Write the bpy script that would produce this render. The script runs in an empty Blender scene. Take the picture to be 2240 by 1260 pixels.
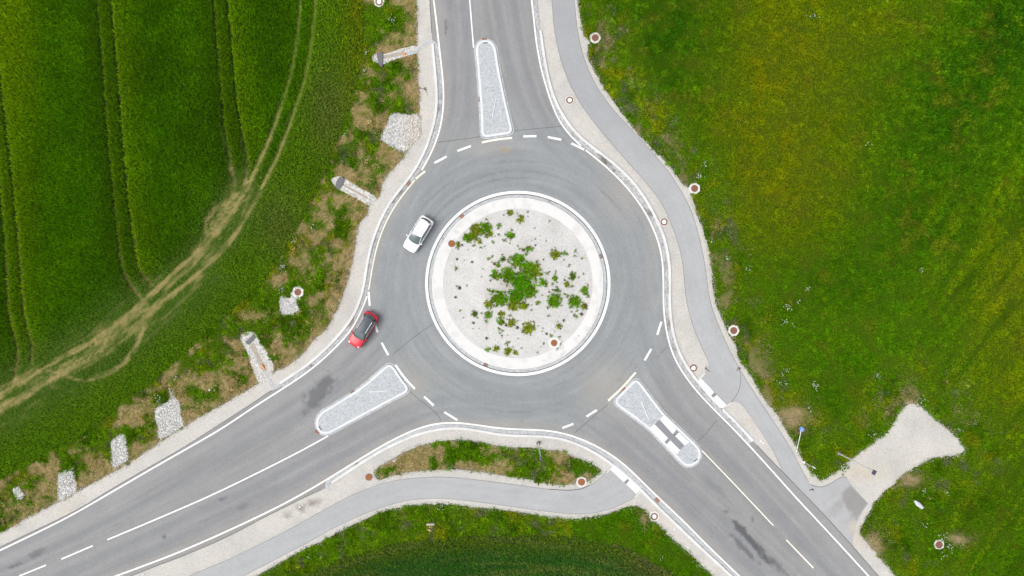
import bpy, bmesh, math, random
import numpy as np
from mathutils import Vector
from mathutils.geometry import delaunay_2d_cdt

random.seed(7)
RNG = np.random.default_rng(11)
SC = bpy.context.scene
COL = SC.collection
S = 18.4                 # map units (traced plan) per metre
CX, CY = 1120.0, 630.0   # plan point right below the camera
H = 82.0                 # flying height

# ------------------------------------------------------------------ camera, sky, sun, exposure
cam = bpy.data.cameras.new('camera')
cam.sensor_width = 36.0
cam.lens = 36.0 * H / (2240.0 / S)
cam.clip_start = 0.5
cam.clip_end = 6000.0
co = bpy.data.objects.new('camera', cam)
co.location = (0, 0, H)
co.rotation_euler = (0, 0, 0)
COL.objects.link(co)
SC.camera = co

SUN_EL, SUN_AZ = math.radians(56), math.radians(-105)   # soft light from the west
w = bpy.data.worlds.new('World'); SC.world = w; w.use_nodes = True
nt = w.node_tree
bg = nt.nodes['Background']
sky = nt.nodes.new('ShaderNodeTexSky'); sky.sky_type = 'NISHITA'
sky.sun_disc = False; sky.sun_elevation = SUN_EL; sky.sun_rotation = SUN_AZ
sky.air_density = 1.0; sky.dust_density = 4.0; sky.ozone_density = 1.0
hs = nt.nodes.new('ShaderNodeHueSaturation'); hs.inputs['Saturation'].default_value = 0.22
nt.links.new(sky.outputs[0], hs.inputs['Color']); nt.links.new(hs.outputs[0], bg.inputs[0])
bg.inputs[1].default_value = 0.15
sun = bpy.data.lights.new('sun', 'SUN'); sun.energy = 1.0; sun.angle = math.radians(40)
sun.color = (1.0, 0.97, 0.93)
so = bpy.data.objects.new('sun', sun)
so.rotation_euler = (math.radians(90) - SUN_EL, 0, math.radians(-65))
sd = Vector((math.sin(SUN_AZ) * math.cos(SUN_EL), math.cos(SUN_AZ) * math.cos(SUN_EL), math.sin(SUN_EL)))
so.rotation_euler = sd.to_track_quat('Z', 'Y').to_euler()
so.location = (0, 0, 60)
COL.objects.link(so)
SC.view_settings.view_transform = 'Standard'
SC.view_settings.look = 'None'
SC.view_settings.gamma = 1.0
SC.view_settings.use_curve_mapping = False
SC.view_settings.exposure = 0.44

# ------------------------------------------------------------------ plan helpers
def W(p, z=0.0):
    return ((p[0] - CX) / S, -(p[1] - CY) / S, z)

def A(pts):
    return np.array(pts, float)

def resample(pts, step=6.0, closed=False):
    P = A(pts)
    if closed: P = np.vstack([P, P[:1]])
    n = len(P); out = []
    for i in range(n - 1):
        p1, p2 = P[i], P[i + 1]
        p0 = P[i - 1] if i > 0 else (P[-2] if closed else 2 * p1 - p2)
        p3 = P[i + 2] if i + 2 < n else (P[1] if closed else 2 * p2 - p1)
        k = max(1, int(np.linalg.norm(p2 - p1) / 2))
        for t in np.linspace(0, 1, k, endpoint=False):
            out.append(0.5 * ((2 * p1) + (-p0 + p2) * t + (2 * p0 - 5 * p1 + 4 * p2 - p3) * t * t + (-p0 + 3 * p1 - 3 * p2 + p3) * t ** 3))
    out.append(P[-1])
    Q = A(out)
    d = np.r_[0, np.cumsum(np.hypot(*np.diff(Q, axis=0).T))]
    m = max(2, int(d[-1] / step) + 1)
    s = np.linspace(0, d[-1], m)
    R = np.c_[np.interp(s, d, Q[:, 0]), np.interp(s, d, Q[:, 1])]
    return R[:-1] if closed else R

def smooth(pts, sigma=22.0, step=5.0):
    R = resample(pts, step)
    n = len(R); k = int(sigma / step * 2.5)
    if n < 5: return R
    pad = min(k, n - 1)
    head = 2 * R[0] - R[1:pad + 1][::-1]; tail = 2 * R[-1] - R[-pad - 1:-1][::-1]
    Q = np.vstack([head, R, tail])
    x = np.arange(-pad, pad + 1) * step
    g = np.exp(-x * x / (2 * sigma * sigma)); g /= g.sum()
    return np.c_[np.convolve(Q[:, 0], g, 'valid'), np.convolve(Q[:, 1], g, 'valid')]

def normals(P, closed=False):
    if closed:
        T = np.roll(P, -1, 0) - np.roll(P, 1, 0)
    else:
        T = np.gradient(P, axis=0)
    T /= np.maximum(np.hypot(T[:, 0], T[:, 1]), 1e-9)[:, None]
    return np.c_[-T[:, 1], T[:, 0]]

def offset(P, d, closed=False):
    return P + normals(P, closed) * d

def inside(poly, X, Y):
    P = A(poly); r = np.zeros(X.shape, bool)
    bx = (X > P[:, 0].min()) & (X < P[:, 0].max()) & (Y > P[:, 1].min()) & (Y < P[:, 1].max())
    x = X[bx]; y = Y[bx]; c = np.zeros(x.shape, bool)
    x1, y1 = P[-1]
    for x2, y2 in P:
        if y1 != y2:
            k = ((y1 > y) != (y2 > y)) & (x < (x2 - x1) * (y - y1) / (y2 - y1) + x1)
            c ^= k
        x1, y1 = x2, y2
    r[bx] = c
    return r

def dist(pl, X, Y):
    """distance, arc length and signed side to a polyline"""
    P = A(pl); best = np.full(X.shape, 1e9); arc = np.zeros(X.shape); sg = np.ones(X.shape); L = 0.0
    for (x1, y1), (x2, y2) in zip(P[:-1], P[1:]):
        dx, dy = x2 - x1, y2 - y1; l2 = dx * dx + dy * dy + 1e-9; l = math.sqrt(l2)
        t = np.clip(((X - x1) * dx + (Y - y1) * dy) / l2, 0, 1)
        ex, ey = X - x1 - t * dx, Y - y1 - t * dy
        d = np.hypot(ex, ey); k = d < best
        best = np.where(k, d, best); arc = np.where(k, L + t * l, arc)
        sg = np.where(k, np.sign(dx * ey - dy * ex), sg); L += l
    return best, arc, sg

def _hash(ix, iy, seed):
    n = (ix.astype(np.int64) * 374761393 + iy.astype(np.int64) * 668265263 + seed * 974634777) & 0x7fffffff
    n = ((n ^ (n >> 13)) * 1274126177) & 0x7fffffff
    n = n ^ (n >> 16)
    return (n & 0xffffff) / float(0xffffff)

def noise(x, y, seed=0):
    ix, iy = np.floor(x), np.floor(y); fx, fy = x - ix, y - iy
    fx = fx * fx * (3 - 2 * fx); fy = fy * fy * (3 - 2 * fy)
    a = _hash(ix, iy, seed); b = _hash(ix + 1, iy, seed); c = _hash(ix, iy + 1, seed); d = _hash(ix + 1, iy + 1, seed)
    return (a * (1 - fx) + b * fx) * (1 - fy) + (c * (1 - fx) + d * fx) * fy

def fbm(x, y, seed=0, o=4):
    v = 0; a = 0.5; t = 0
    for i in range(o):
        v = v + a * noise(x * 2 ** i, y * 2 ** i, seed + 17 * i); t += a; a *= 0.55
    return v / t

def sst(a, b, x):
    t = np.clip((x - a) / (b - a), 0, 1); return t * t * (3 - 2 * t)

def mixc(c, d, t):
    return c * (1 - t[..., None]) + np.array(d) * t[..., None]

# ------------------------------------------------------------------ object helpers
def tag(o, label=None, cat=None, group=None, kind=None):
    if label: o['label'] = label
    if cat: o['category'] = cat
    if group: o['group'] = group
    if kind: o['kind'] = kind
    return o

def empty(name, loc, rz=0.0, label=None, cat=None, group=None):
    o = bpy.data.objects.new(name, None); o.location = loc; o.rotation_euler = (0, 0, rz)
    o.empty_display_size = 0.3
    COL.objects.link(o)
    return tag(o, label, cat, group)

def link(name, me, mat, parent=None, smoothf=False):
    o = bpy.data.objects.new(name, me); COL.objects.link(o)
    if mat is not None: me.materials.append(mat)
    if parent is not None: o.parent = parent
    if smoothf: me.polygons.foreach_set('use_smooth', [True] * len(me.polygons))
    return o

def mesh_np(name, V, F, mat, parent=None, color=None, kind=None):
    """V (n,3); F (m,k) with constant k"""
    V = np.asarray(V, np.float32); F = np.asarray(F, np.int32)
    me = bpy.data.meshes.new(name); k = F.shape[1]
    me.vertices.add(len(V)); me.vertices.foreach_set('co', V.ravel())
    me.loops.add(F.size); me.loops.foreach_set('vertex_index', F.ravel())
    me.polygons.add(len(F)); me.polygons.foreach_set('loop_start', np.arange(0, F.size, k, dtype=np.int32))
    me.polygons.foreach_set('loop_total', np.full(len(F), k, np.int32))
    me.update(calc_edges=True)
    if color is not None:
        at = me.color_attributes.new('col', 'FLOAT_COLOR', 'POINT')
        c = np.ones((len(V), 4), np.float32); c[:, :3] = color
        at.data.foreach_set('color', c.ravel())
    o = link(name, me, mat, parent)
    if kind: o['kind'] = kind
    return o

def bm_obj(name, bm, mat, parent=None, smoothf=False):
    me = bpy.data.meshes.new(name)
    bmesh.ops.recalc_face_normals(bm, faces=bm.faces)
    bm.to_mesh(me); bm.free()
    return link(name, me, mat, parent, smoothf)

def area_mesh(outer, holes=(), spacing=None):
    """triangulated plan area: returns plan points and triangles"""
    loops = [A(outer)] + [A(h) for h in holes]
    pts = []; edges = []
    for L in loops:
        n0 = len(pts); pts += [tuple(p) for p in L]
        edges += [(n0 + i, n0 + (i + 1) % len(L)) for i in range(len(L))]
    if spacing:
        P = loops[0]
        gx = np.arange(P[:, 0].min(), P[:, 0].max(), spacing); gy = np.arange(P[:, 1].min(), P[:, 1].max(), spacing)
        X, Y = np.meshgrid(gx, gy); X = X.ravel() + RNG.uniform(-.2, .2, X.size) * spacing; Y = Y.ravel() + RNG.uniform(-.2, .2, Y.size) * spacing
        k = inside(outer, X, Y)
        for h in holes: k &= ~inside(h, X, Y)
        pts += list(zip(X[k], Y[k]))
    r = delaunay_2d_cdt([Vector(p) for p in pts], edges, [], 0, 1e-4)
    V = A([(v.x, v.y) for v in r[0]]); T = np.array([f for f in r[2] if len(f) == 3], np.int32)
    c = V[T].mean(1)
    k = inside(outer, c[:, 0], c[:, 1])
    for h in holes: k &= ~inside(h, c[:, 0], c[:, 1])
    T = T[k]
    # orient up (plan y points down, so flip)
    a, b, d = V[T[:, 0]], V[T[:, 1]], V[T[:, 2]]
    cr = (b[:, 0] - a[:, 0]) * (d[:, 1] - a[:, 1]) - (b[:, 1] - a[:, 1]) * (d[:, 0] - a[:, 0])
    T[cr > 0] = T[cr > 0][:, ::-1]
    return V, T

def area(name, outer, z, mat, holes=(), spacing=None, paint=None, parent=None, kind=None):
    V, T = area_mesh(outer, holes, spacing)
    V3 = np.c_[(V[:, 0] - CX) / S, -(V[:, 1] - CY) / S, np.full(len(V), z)]
    c = paint(V[:, 0], V[:, 1]) if paint else None
    return mesh_np(name, V3, T, mat, parent, c, kind)

def ribbon_arrays(P, Q, z, closed=False):
    n = len(P)
    V = np.vstack([np.c_[(P[:, 0] - CX) / S, -(P[:, 1] - CY) / S, np.full(n, z)], np.c_[(Q[:, 0] - CX) / S, -(Q[:, 1] - CY) / S, np.full(n, z)]])
    i = np.arange(n if closed else n - 1); j = (i + 1) % n
    F = np.c_[i, j, j + n, i + n]
    a, b, c = V[F[:, 0]], V[F[:, 1]], V[F[:, 3]]
    cr = (b[:, 0] - a[:, 0]) * (c[:, 1] - a[:, 1]) - (b[:, 1] - a[:, 1]) * (c[:, 0] - a[:, 0])
    F[cr < 0] = F[cr < 0][:, ::-1]
    return V, F

def ribbon(name, P, Q, z, mat, parent=None, closed=False, uv=False, kind=None):
    V, F = ribbon_arrays(P, Q, z, closed)
    if not uv:
        return mesh_np(name, V, F, mat, parent, None, kind)
    n = len(P)
    if closed:                      # open the seam for the uv
        P = np.vstack([P, P[:1]]); Q = np.vstack([Q, Q[:1]]); n += 1
        V, F = ribbon_arrays(P, Q, z)
    o = mesh_np(name, V, F, mat, parent, None, kind)
    s = np.r_[0, np.cumsum(np.hypot(*np.diff(P, axis=0).T))] / S
    wd = np.hypot(*(P - Q).T) / S
    U = np.vstack([np.c_[s, np.zeros(n)], np.c_[s, wd]])
    uvl = o.data.uv_layers.new(name='UVMap')
    uvl.data.foreach_set('uv', U[F.ravel()].astype(np.float32).ravel())
    return o

def line(name, pts, width, z, mat, parent):
    P = A(pts) if len(pts) == 2 else np.asarray(pts, float)
    if len(P) == 2: P = np.linspace(P[0], P[1], 3)
    return ribbon(name, offset(P, width / 2), offset(P, -width / 2), z, mat, parent)

def kerb_stones(name, P, width, z0, z1, mat, parent=None, closed=False, stone=18.4, kind=None, tone=(0.63, 0.63, 0.62), var=0.07):
    """a row of bevelled kerb stones, one mesh, each stone with its own tone"""
    R = resample(P, 3.0, closed) if not closed else np.vstack([resample(P, 3.0, True), resample(P, 3.0, True)[:1]])
    d = np.r_[0, np.cumsum(np.hypot(*np.diff(R, axis=0).T))]
    N = normals(R)
    if closed:
        N[0] = N[-1] = (N[1] + N[-2]) / np.hypot(*(N[1] + N[-2]))
    n = max(1, int(round(d[-1] / stone))); L = d[-1] / n
    V = []; F = []; C = []
    gap = 0.22; hw = width / 2; bv = 0.35
    prof = [(-hw, z0), (-hw, z1 - 0.018), (-hw + bv, z1), (hw - bv, z1), (hw, z1 - 0.018), (hw, z0)]
    for i in range(n):
        ss = np.linspace(i * L + gap / 2, (i + 1) * L - gap / 2, 4)
        t = 1 + random.uniform(-var, var); dz = random.uniform(-0.003, 0.003)
        b0 = len(V)
        for s in ss:
            c = (np.interp(s, d, R[:, 0]), np.interp(s, d, R[:, 1])); nn = (np.interp(s, d, N[:, 0]), np.interp(s, d, N[:, 1]))
            for (o_, z) in prof:
                V.append(W((c[0] + nn[0] * o_, c[1] + nn[1] * o_), z + (dz if z > z0 else 0))); C.append([q * t for q in tone])
        m = len(prof)
        for a in range(3):
            for b in range(m - 1):
                q = b0 + a * m + b
                F.append((q, q + 1, q + m + 1, q + m))
        for a in (0, 3):
            q = b0 + a * m
            f1 = (q, q + 1, q + 4, q + 5); f2 = (q + 1, q + 2, q + 3, q + 4)
            F += [f1, f2]
    me = bpy.data.meshes.new(name)
    me.from_pydata(V, [], F)
    at = me.color_attributes.new('col', 'FLOAT_COLOR', 'POINT')
    c = np.ones((len(V), 4), np.float32); c[:, :3] = C; at.data.foreach_set('color', c.ravel())
    bm = bmesh.new(); bm.from_mesh(me); bmesh.ops.recalc_face_normals(bm, faces=bm.faces); bm.to_mesh(me); bm.free()
    o = link(name, me, mat, parent)
    if kind: o['kind'] = kind
    return o

def nearest_on(P, Q):
    """for each point of P the nearest point of Q"""
    D = ((P[:, None, :] - Q[None, :, :]) ** 2).sum(2)
    return Q[D.argmin(1)]

def box(bm, cx, cy, cz, sx, sy, sz, rz=0.0, bev=0.0):
    r = bmesh.ops.create_cube(bm, size=1.0)
    vs = r['verts']
    for v in vs:
        x, y, z = v.co.x * sx, v.co.y * sy, v.co.z * sz
        v.co = (cx + x * math.cos(rz) - y * math.sin(rz), cy + x * math.sin(rz) + y * math.cos(rz), cz + z)
    if bev > 0:
        es = list({e for v in vs for e in v.link_edges})
        bmesh.ops.bevel(bm, geom=es, offset=bev, segments=2, affect='EDGES', profile=0.5)

def tube(bm, a, b, r0, r1, n=10, cap=True):
    a, b = Vector(a), Vector(b); d = (b - a).normalized()
    u = d.orthogonal().normalized(); v = d.cross(u)
    A0 = [bm.verts.new(a + (u * math.cos(t) + v * math.sin(t)) * r0) for t in [2 * math.pi * i / n for i in range(n)]]
    B0 = [bm.verts.new(b + (u * math.cos(t) + v * math.sin(t)) * r1) for t in [2 * math.pi * i / n for i in range(n)]]
    for i in range(n):
        bm.faces.new((A0[i], A0[(i + 1) % n], B0[(i + 1) % n], B0[i]))
    if cap:
        bm.faces.new(A0[::-1]); bm.faces.new(B0)

def lathe(bm, prof, n=28, cx=0, cy=0):
    rings = []
    for r, z in prof:
        if r < 1e-6: rings.append([bm.verts.new((cx, cy, z))])
        else: rings.append([bm.verts.new((cx + r * math.cos(2 * math.pi * i / n), cy + r * math.sin(2 * math.pi * i / n), z)) for i in range(n)])
    for a, b in zip(rings[:-1], rings[1:]):
        for i in range(n):
            j = (i + 1) % n
            if len(a) == 1 and len(b) == 1: continue
            if len(a) == 1: bm.faces.new((a[0], b[i], b[j]))
            elif len(b) == 1: bm.faces.new((a[i], a[j], b[0]))
            else: bm.faces.new((a[i], a[j], b[j], b[i]))

# ------------------------------------------------------------------ materials
def mat_new(name):
    m = bpy.data.materials.new(name); m.use_nodes = True
    n = m.node_tree.nodes; b = n['Principled BSDF']
    return m, n, m.node_tree.links, b

def ramp(n, stops):
    r = n.new('ShaderNodeValToRGB'); e = r.color_ramp.elements
    while len(e) < len(stops): e.new(0.5)
    for i, (p, c) in enumerate(stops):
        e[i].position = p; e[i].color = (*c, 1) if len(c) == 3 else c
    return r

def tex_noise(n, l, scale, detail=4, rough=0.6, coord=None, dist_=0.0):
    t = n.new('ShaderNodeTexNoise'); t.inputs['Scale'].default_value = scale
    t.inputs['Detail'].default_value = detail; t.inputs['Roughness'].default_value = rough
    t.inputs['Distortion'].default_value = dist_
    if coord is None:
        c = n.new('ShaderNodeNewGeometry'); l.new(c.outputs['Position'], t.inputs['Vector'])
    else:
        l.new(coord, t.inputs['Vector'])
    return t

def mixrgb(n, l, mode, fac, a, b):
    m = n.new('ShaderNodeMix'); m.data_type = 'RGBA'; m.blend_type = mode
    for k, v in ((0, fac), (6, a), (7, b)):
        if isinstance(v, (int, float)): m.inputs[k].default_value = v
        elif isinstance(v, tuple): m.inputs[k].default_value = (*v, 1)
        else: l.new(v, m.inputs[k])
    return m.outputs[2]

def bump(n, l, b, height, strength=0.3, distance=0.02):
    bp = n.new('ShaderNodeBump'); bp.inputs['Strength'].default_value = strength; bp.inputs['Distance'].default_value = distance
    l.new(height, bp.inputs['Height']); l.new(bp.outputs[0], b.inputs['Normal'])

def plain(name, col, rough=0.6, metal=0.0, var=0.12, scale=6.0, coat=0.0):
    m, n, l, b = mat_new(name)
    t = tex_noise(n, l, scale, 5, 0.65)
    r = ramp(n, [(0.3, tuple(c * (1 - var) for c in col)), (0.7, tuple(min(1, c * (1 + var)) for c in col))])
    l.new(t.outputs['Fac'], r.inputs[0]); l.new(r.outputs[0], b.inputs['Base Color'])
    b.inputs['Roughness'].default_value = rough; b.inputs['Metallic'].default_value = metal
    b.inputs['Coat Weight'].default_value = coat
    return m

def speckled(name, stops, scale, big=None, rough=0.9, bstr=0.4, bdist=0.03, attr=False, grain=0.5):
    """granular material: colour ramp over fine cells + noise, broad tone changes on top"""
    m, n, l, b = mat_new(name)
    g = n.new('ShaderNodeNewGeometry')
    v = n.new('ShaderNodeTexVoronoi'); v.inputs['Scale'].default_value = scale
    l.new(g.outputs['Position'], v.inputs['Vector'])
    t = tex_noise(n, l, scale * 0.8, 3, 0.7)
    sep = n.new('ShaderNodeSeparateColor'); l.new(v.outputs['Color'], sep.inputs[0])
    mx = n.new('ShaderNodeMath'); mx.operation = 'MULTIPLY_ADD'; mx.inputs[1].default_value = grain; 
    l.new(sep.outputs[0], mx.inputs[0])
    ml = n.new('ShaderNodeMath'); ml.operation = 'MULTIPLY'; ml.inputs[1].default_value = 1 - grain
    l.new(t.outputs['Fac'], ml.inputs[0]); l.new(ml.outputs[0], mx.inputs[2])
    r = ramp(n, stops); l.new(mx.outputs[0], r.inputs[0])
    c = r.outputs[0]
    if attr:
        a = n.new('ShaderNodeVertexColor'); a.layer_name = 'col'
        c = mixrgb(n, l, 'MULTIPLY', 1.0, c, a.outputs['Color'])
    if big:
        t2 = tex_noise(n, l, big[0], 5, 0.6)
        r2 = ramp(n, [(0.3, big[1]), (0.7, big[2])]); l.new(t2.outputs['Fac'], r2.inputs[0])
        c = mixrgb(n, l, 'MULTIPLY', 1.0, c, r2.outputs[0])
    l.new(c, b.inputs['Base Color']); b.inputs['Roughness'].default_value = rough
    b.inputs['Specular IOR Level'].default_value = 0.25
    if bstr: bump(n, l, b, mx.outputs[0], bstr, bdist)
    return m

def attr_mat(name, rough=0.8, fine=None, translucent=0.0, spec=0.3, bstr=0.0):
    m, n, l, b = mat_new(name)
    a = n.new('ShaderNodeVertexColor'); a.layer_name = 'col'; c = a.outputs['Color']
    if fine:
        t = tex_noise(n, l, fine[0], 6, 0.7)
        r = ramp(n, [(0.25, (fine[1],) * 3), (0.75, (fine[2],) * 3)]); l.new(t.outputs['Fac'], r.inputs[0])
        c = mixrgb(n, l, 'MULTIPLY', 1.0, c, r.outputs[0])
        if bstr: bump(n, l, b, t.outputs['Fac'], bstr, 0.03)
    l.new(c, b.inputs['Base Color']); b.inputs['Roughness'].default_value = rough
    b.inputs['Specular IOR Level'].default_value = spec
    if translucent:
        tr = n.new('ShaderNodeBsdfTranslucent'); l.new(c, tr.inputs[0])
        ms = n.new('ShaderNodeMixShader'); ms.inputs[0].default_value = translucent
        l.new(b.outputs[0], ms.inputs[1]); l.new(tr.outputs[0], ms.inputs[2])
        l.new(ms.outputs[0], n['Material Output'].inputs[0])
    return m

def cobble_mat(name, cols, bw, bh, mortar=(0.22, 0.22, 0.22), uv=True, msize=0.012, stain=None):
    m, n, l, b = mat_new(name)
    br = n.new('ShaderNodeTexBrick')
    if uv:
        tc = n.new('ShaderNodeTexCoord'); vec = tc.outputs['UV']
    else:
        tc = n.new('ShaderNodeTexCoord'); vec = tc.outputs['Object']
    l.new(vec, br.inputs['Vector'])
    br.inputs['Scale'].default_value = 1.0; br.inputs['Brick Width'].default_value = bw; br.inputs['Row Height'].default_value = bh
    br.inputs['Mortar Size'].default_value = msize; br.inputs['Mortar Smooth'].default_value = 0.3
    br.inputs['Color1'].default_value = (0, 0, 0, 1); br.inputs['Color2'].default_value = (1, 1, 1, 1); br.inputs['Mortar'].default_value = (0.5, 0.5, 0.5, 1)
    r = ramp(n, cols); l.new(br.outputs['Color'], r.inputs[0])
    t = tex_noise(n, l, 14.0, 4, 0.7)
    r2 = ramp(n, [(0.3, (0.86,) * 3), (0.7, (1.1,) * 3)]); l.new(t.outputs['Fac'], r2.inputs[0])
    c = mixrgb(n, l, 'MULTIPLY', 1.0, r.outputs[0], r2.outputs[0])
    c = mixrgb(n, l, 'MIX', br.outputs['Fac'], c, mortar)
    if stain:
        t3 = tex_noise(n, l, stain[0], 4, 0.6)
        r3 = ramp(n, [(stain[1], (1, 1, 1)), (stain[1] + 0.10, (0.42, 0.38, 0.34))]); l.new(t3.outputs['Fac'], r3.inputs[0])
        c = mixrgb(n, l, 'MULTIPLY', 1.0, c, r3.outputs[0])
    l.new(c, b.inputs['Base Color']); b.inputs['Roughness'].default_value = 0.8
    inv = n.new('ShaderNodeMath'); inv.operation = 'SUBTRACT'; inv.inputs[0].default_value = 1.0; l.new(br.outputs['Fac'], inv.inputs[1])
    bump(n, l, b, inv.outputs[0], 0.5, 0.01)
    return m

def paint_mat(name, col):
    """worn thermoplastic road paint"""
    m, n, l, b = mat_new(name)
    t = tex_noise(n, l, 22.0, 5, 0.75)
    r = ramp(n, [(0.33, tuple(c * 0.52 for c in col)), (0.46, col)]); l.new(t.outputs['Fac'], r.inputs[0])
    t2 = tex_noise(n, l, 0.7, 3, 0.6)
    r2 = ramp(n, [(0.3, (0.86, 0.85, 0.82)), (0.6, (1, 1, 1))]); l.new(t2.outputs['Fac'], r2.inputs[0])
    l.new(mixrgb(n, l, 'MULTIPLY', 1.0, r.outputs[0], r2.outputs[0]), b.inputs['Base Color']); b.inputs['Roughness'].default_value = 0.7
    return m

def car_paint(name, col):
    m, n, l, b = mat_new(name)
    t = tex_noise(n, l, 3.0, 3)
    r = ramp(n, [(0.3, tuple(c * 0.95 for c in col)), (0.7, col)]); l.new(t.outputs['Fac'], r.inputs[0]); l.new(r.outputs[0], b.inputs['Base Color'])
    b.inputs['Roughness'].default_value = 0.4; b.inputs['Coat Weight'].default_value = 0.35; b.inputs['Coat Roughness'].default_value = 0.06
    return m

M = {}
M['ground'] = attr_mat('ground soil and stubble', 0.95, (5.0, 0.7, 1.3), 0, 0.1, 0.6)
M['leaf'] = attr_mat('leaves', 0.9, None, 0.30, 0.03)
M['asphalt'] = speckled('road asphalt', [(0.15, (0.72,) * 3), (0.5, (1.0,) * 3), (0.85, (1.22,) * 3)], 28.0, (0.35, (0.95, 0.95, 0.95), (1.05, 1.05, 1.05)), 0.85, 0.25, 0.01, True)
M['path'] = speckled('path asphalt', [(0.15, (0.85,) * 3), (0.5, (1.0,) * 3), (0.85, (1.12,) * 3)], 24.0, (0.3, (0.95, 0.95, 0.95), (1.05, 1.05, 1.05)), 0.85, 0.2, 0.01, True)
M['gravel'] = speckled('fine gravel', [(0.12, (0.70, 0.69, 0.67)), (0.45, (1.0, 1.0, 1.0)), (0.9, (1.18, 1.17, 1.14))], 14.0, (0.4, (0.93, 0.93, 0.93), (1.05, 1.04, 1.02)), 0.95, 0.5, 0.03, True)
M['bed'] = speckled('island gravel', [(0.12, (0.58, 0.57, 0.55)), (0.38, (1.0, 1.0, 1.0)), (0.9, (1.14, 1.14, 1.13))], 13.0, (0.5, (0.95, 0.94, 0.93), (1.05, 1.05, 1.04)), 0.95, 0.6, 0.03, True)
M['kerb'] = attr_mat('kerb concrete', 0.8, (9.0, 0.9, 1.07), 0, 0.3)
M['stone'] = attr_mat('broken limestone', 0.85, (12.0, 0.8, 1.15), 0, 0.25)
M['line'] = paint_mat('white road paint', (0.85, 0.85, 0.84))
M['line_warm'] = paint_mat('cream road paint', (0.80, 0.77, 0.66))
M['seam'] = plain('tar seam', (0.10, 0.10, 0.10), 0.9, 0, 0.3)
M['gutter'] = cobble_mat('gutter setts', [(0.0, (0.33, 0.335, 0.335)), (0.5, (0.45, 0.455, 0.455)), (1.0, (0.56, 0.56, 0.555))], 0.26, 0.15, (0.20, 0.20, 0.20), True, 0.014, (0.30, 0.56))
M['gutter_clean'] = cobble_mat('gutter setts pale', [(0.0, (0.38, 0.395, 0.40)), (0.5, (0.46, 0.47, 0.475)), (1.0, (0.54, 0.545, 0.55))], 0.26, 0.15, (0.25, 0.255, 0.26), True, 0.012, (0.30, 0.62))
M['setts'] = cobble_mat('granite setts', [(0.0, (0.30, 0.33, 0.36)), (0.3, (0.39, 0.42, 0.45)), (0.7, (0.46, 0.485, 0.51)), (1.0, (0.55, 0.56, 0.56))], 0.155, 0.12, (0.40, 0.41, 0.42), False, 0.012)
M['tactile'] = plain('white tactile slabs', (0.80, 0.80, 0.80), 0.7, 0, 0.04, 10)
M['slab'] = plain('dark grey slabs', (0.22, 0.22, 0.24), 0.8, 0, 0.2, 7)
M['concrete'] = plain('pale concrete', (0.60, 0.59, 0.56), 0.85, 0, 0.10, 8)
M['wetconcrete'] = plain('dark concrete', (0.13, 0.13, 0.135), 0.8, 0, 0.25, 6)
M['rust'] = plain('rusty cast iron', (0.30, 0.115, 0.045), 0.75, 0.2, 0.45, 16)
M['rustdark'] = plain('brown cast iron', (0.22, 0.10, 0.065), 0.75, 0.2, 0.35, 16)
M['dark'] = plain('dark void', (0.03, 0.028, 0.025), 0.9, 0, 0.3)
M['white'] = plain('white enamel', (0.80, 0.80, 0.80), 0.4, 0, 0.03, 4)
M['cover'] = plain('grey white plastic', (0.52, 0.54, 0.57), 0.5, 0, 0.06, 3)
M['galv'] = plain('galvanised steel', (0.60, 0.64, 0.66), 0.5, 0.15, 0.10, 5)
M['blue'] = plain('blue sign face', (0.03, 0.20, 0.62), 0.4, 0, 0.05, 3)
M['panel'] = plain('dark blue grey lamp housing', (0.07, 0.08, 0.12), 0.35, 0.2, 0.1, 6)
M['wood'] = plain('raw timber', (0.50, 0.36, 0.19), 0.8, 0, 0.25, 12)
M['greywood'] = plain('weathered timber', (0.42, 0.37, 0.30), 0.85, 0, 0.2, 10)
M['twig'] = plain('dark twig', (0.05, 0.045, 0.045), 0.9, 0, 0.3, 10)
M['orange'] = plain('orange pipe plastic', (0.75, 0.26, 0.06), 0.5, 0, 0.1, 8)
M['petal'] = plain('white petals', (0.66, 0.66, 0.60), 0.6, 0, 0.05, 8)
M['lichen'] = plain('mud and gravel', (0.35, 0.31, 0.26), 0.95, 0, 0.35, 6)
M['carwhite'] = car_paint('white car paint', (0.80, 0.80, 0.82))
M['carred'] = car_paint('red car paint', (0.56, 0.008, 0.028))
mg, n_, l_, b_ = mat_new('car glass')
t_ = tex_noise(n_, l_, 1.2, 2); r_ = ramp(n_, [(0.3, (0.03, 0.050, 0.055)), (0.7, (0.06, 0.095, 0.10))]); l_.new(t_.outputs['Fac'], r_.inputs[0]); l_.new(r_.outputs[0], b_.inputs['Base Color'])  # teal reflection put into the base colour of the glass
b_.inputs['Roughness'].default_value = 0.05; b_.inputs['Specular IOR Level'].default_value = 0.9
b_.inputs['Coat Weight'].default_value = 1.0
M['glass'] = mg
M['roofglass'] = plain('dark roof glass', (0.045, 0.06, 0.075), 0.38, 0, 0.1, 2)
M['blacktrim'] = plain('black trim', (0.02, 0.02, 0.022), 0.4, 0, 0.2, 6)
M['tyre'] = plain('tyre rubber', (0.018, 0.018, 0.018), 0.9, 0, 0.3, 10)
M['alloy'] = plain('alloy rim', (0.55, 0.56, 0.57), 0.3, 0.8, 0.05, 6)
M['chrome'] = plain('satin silver rail', (0.78, 0.78, 0.80), 0.45, 0.15, 0.03, 6)
M['lampglass'] = plain('headlamp lens', (0.62, 0.66, 0.70), 0.1, 0.2, 0.1, 9, 1.0)
M['taillamp'] = plain('tail lamp lens', (0.30, 0.01, 0.012), 0.15, 0, 0.1, 9, 1.0)

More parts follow.
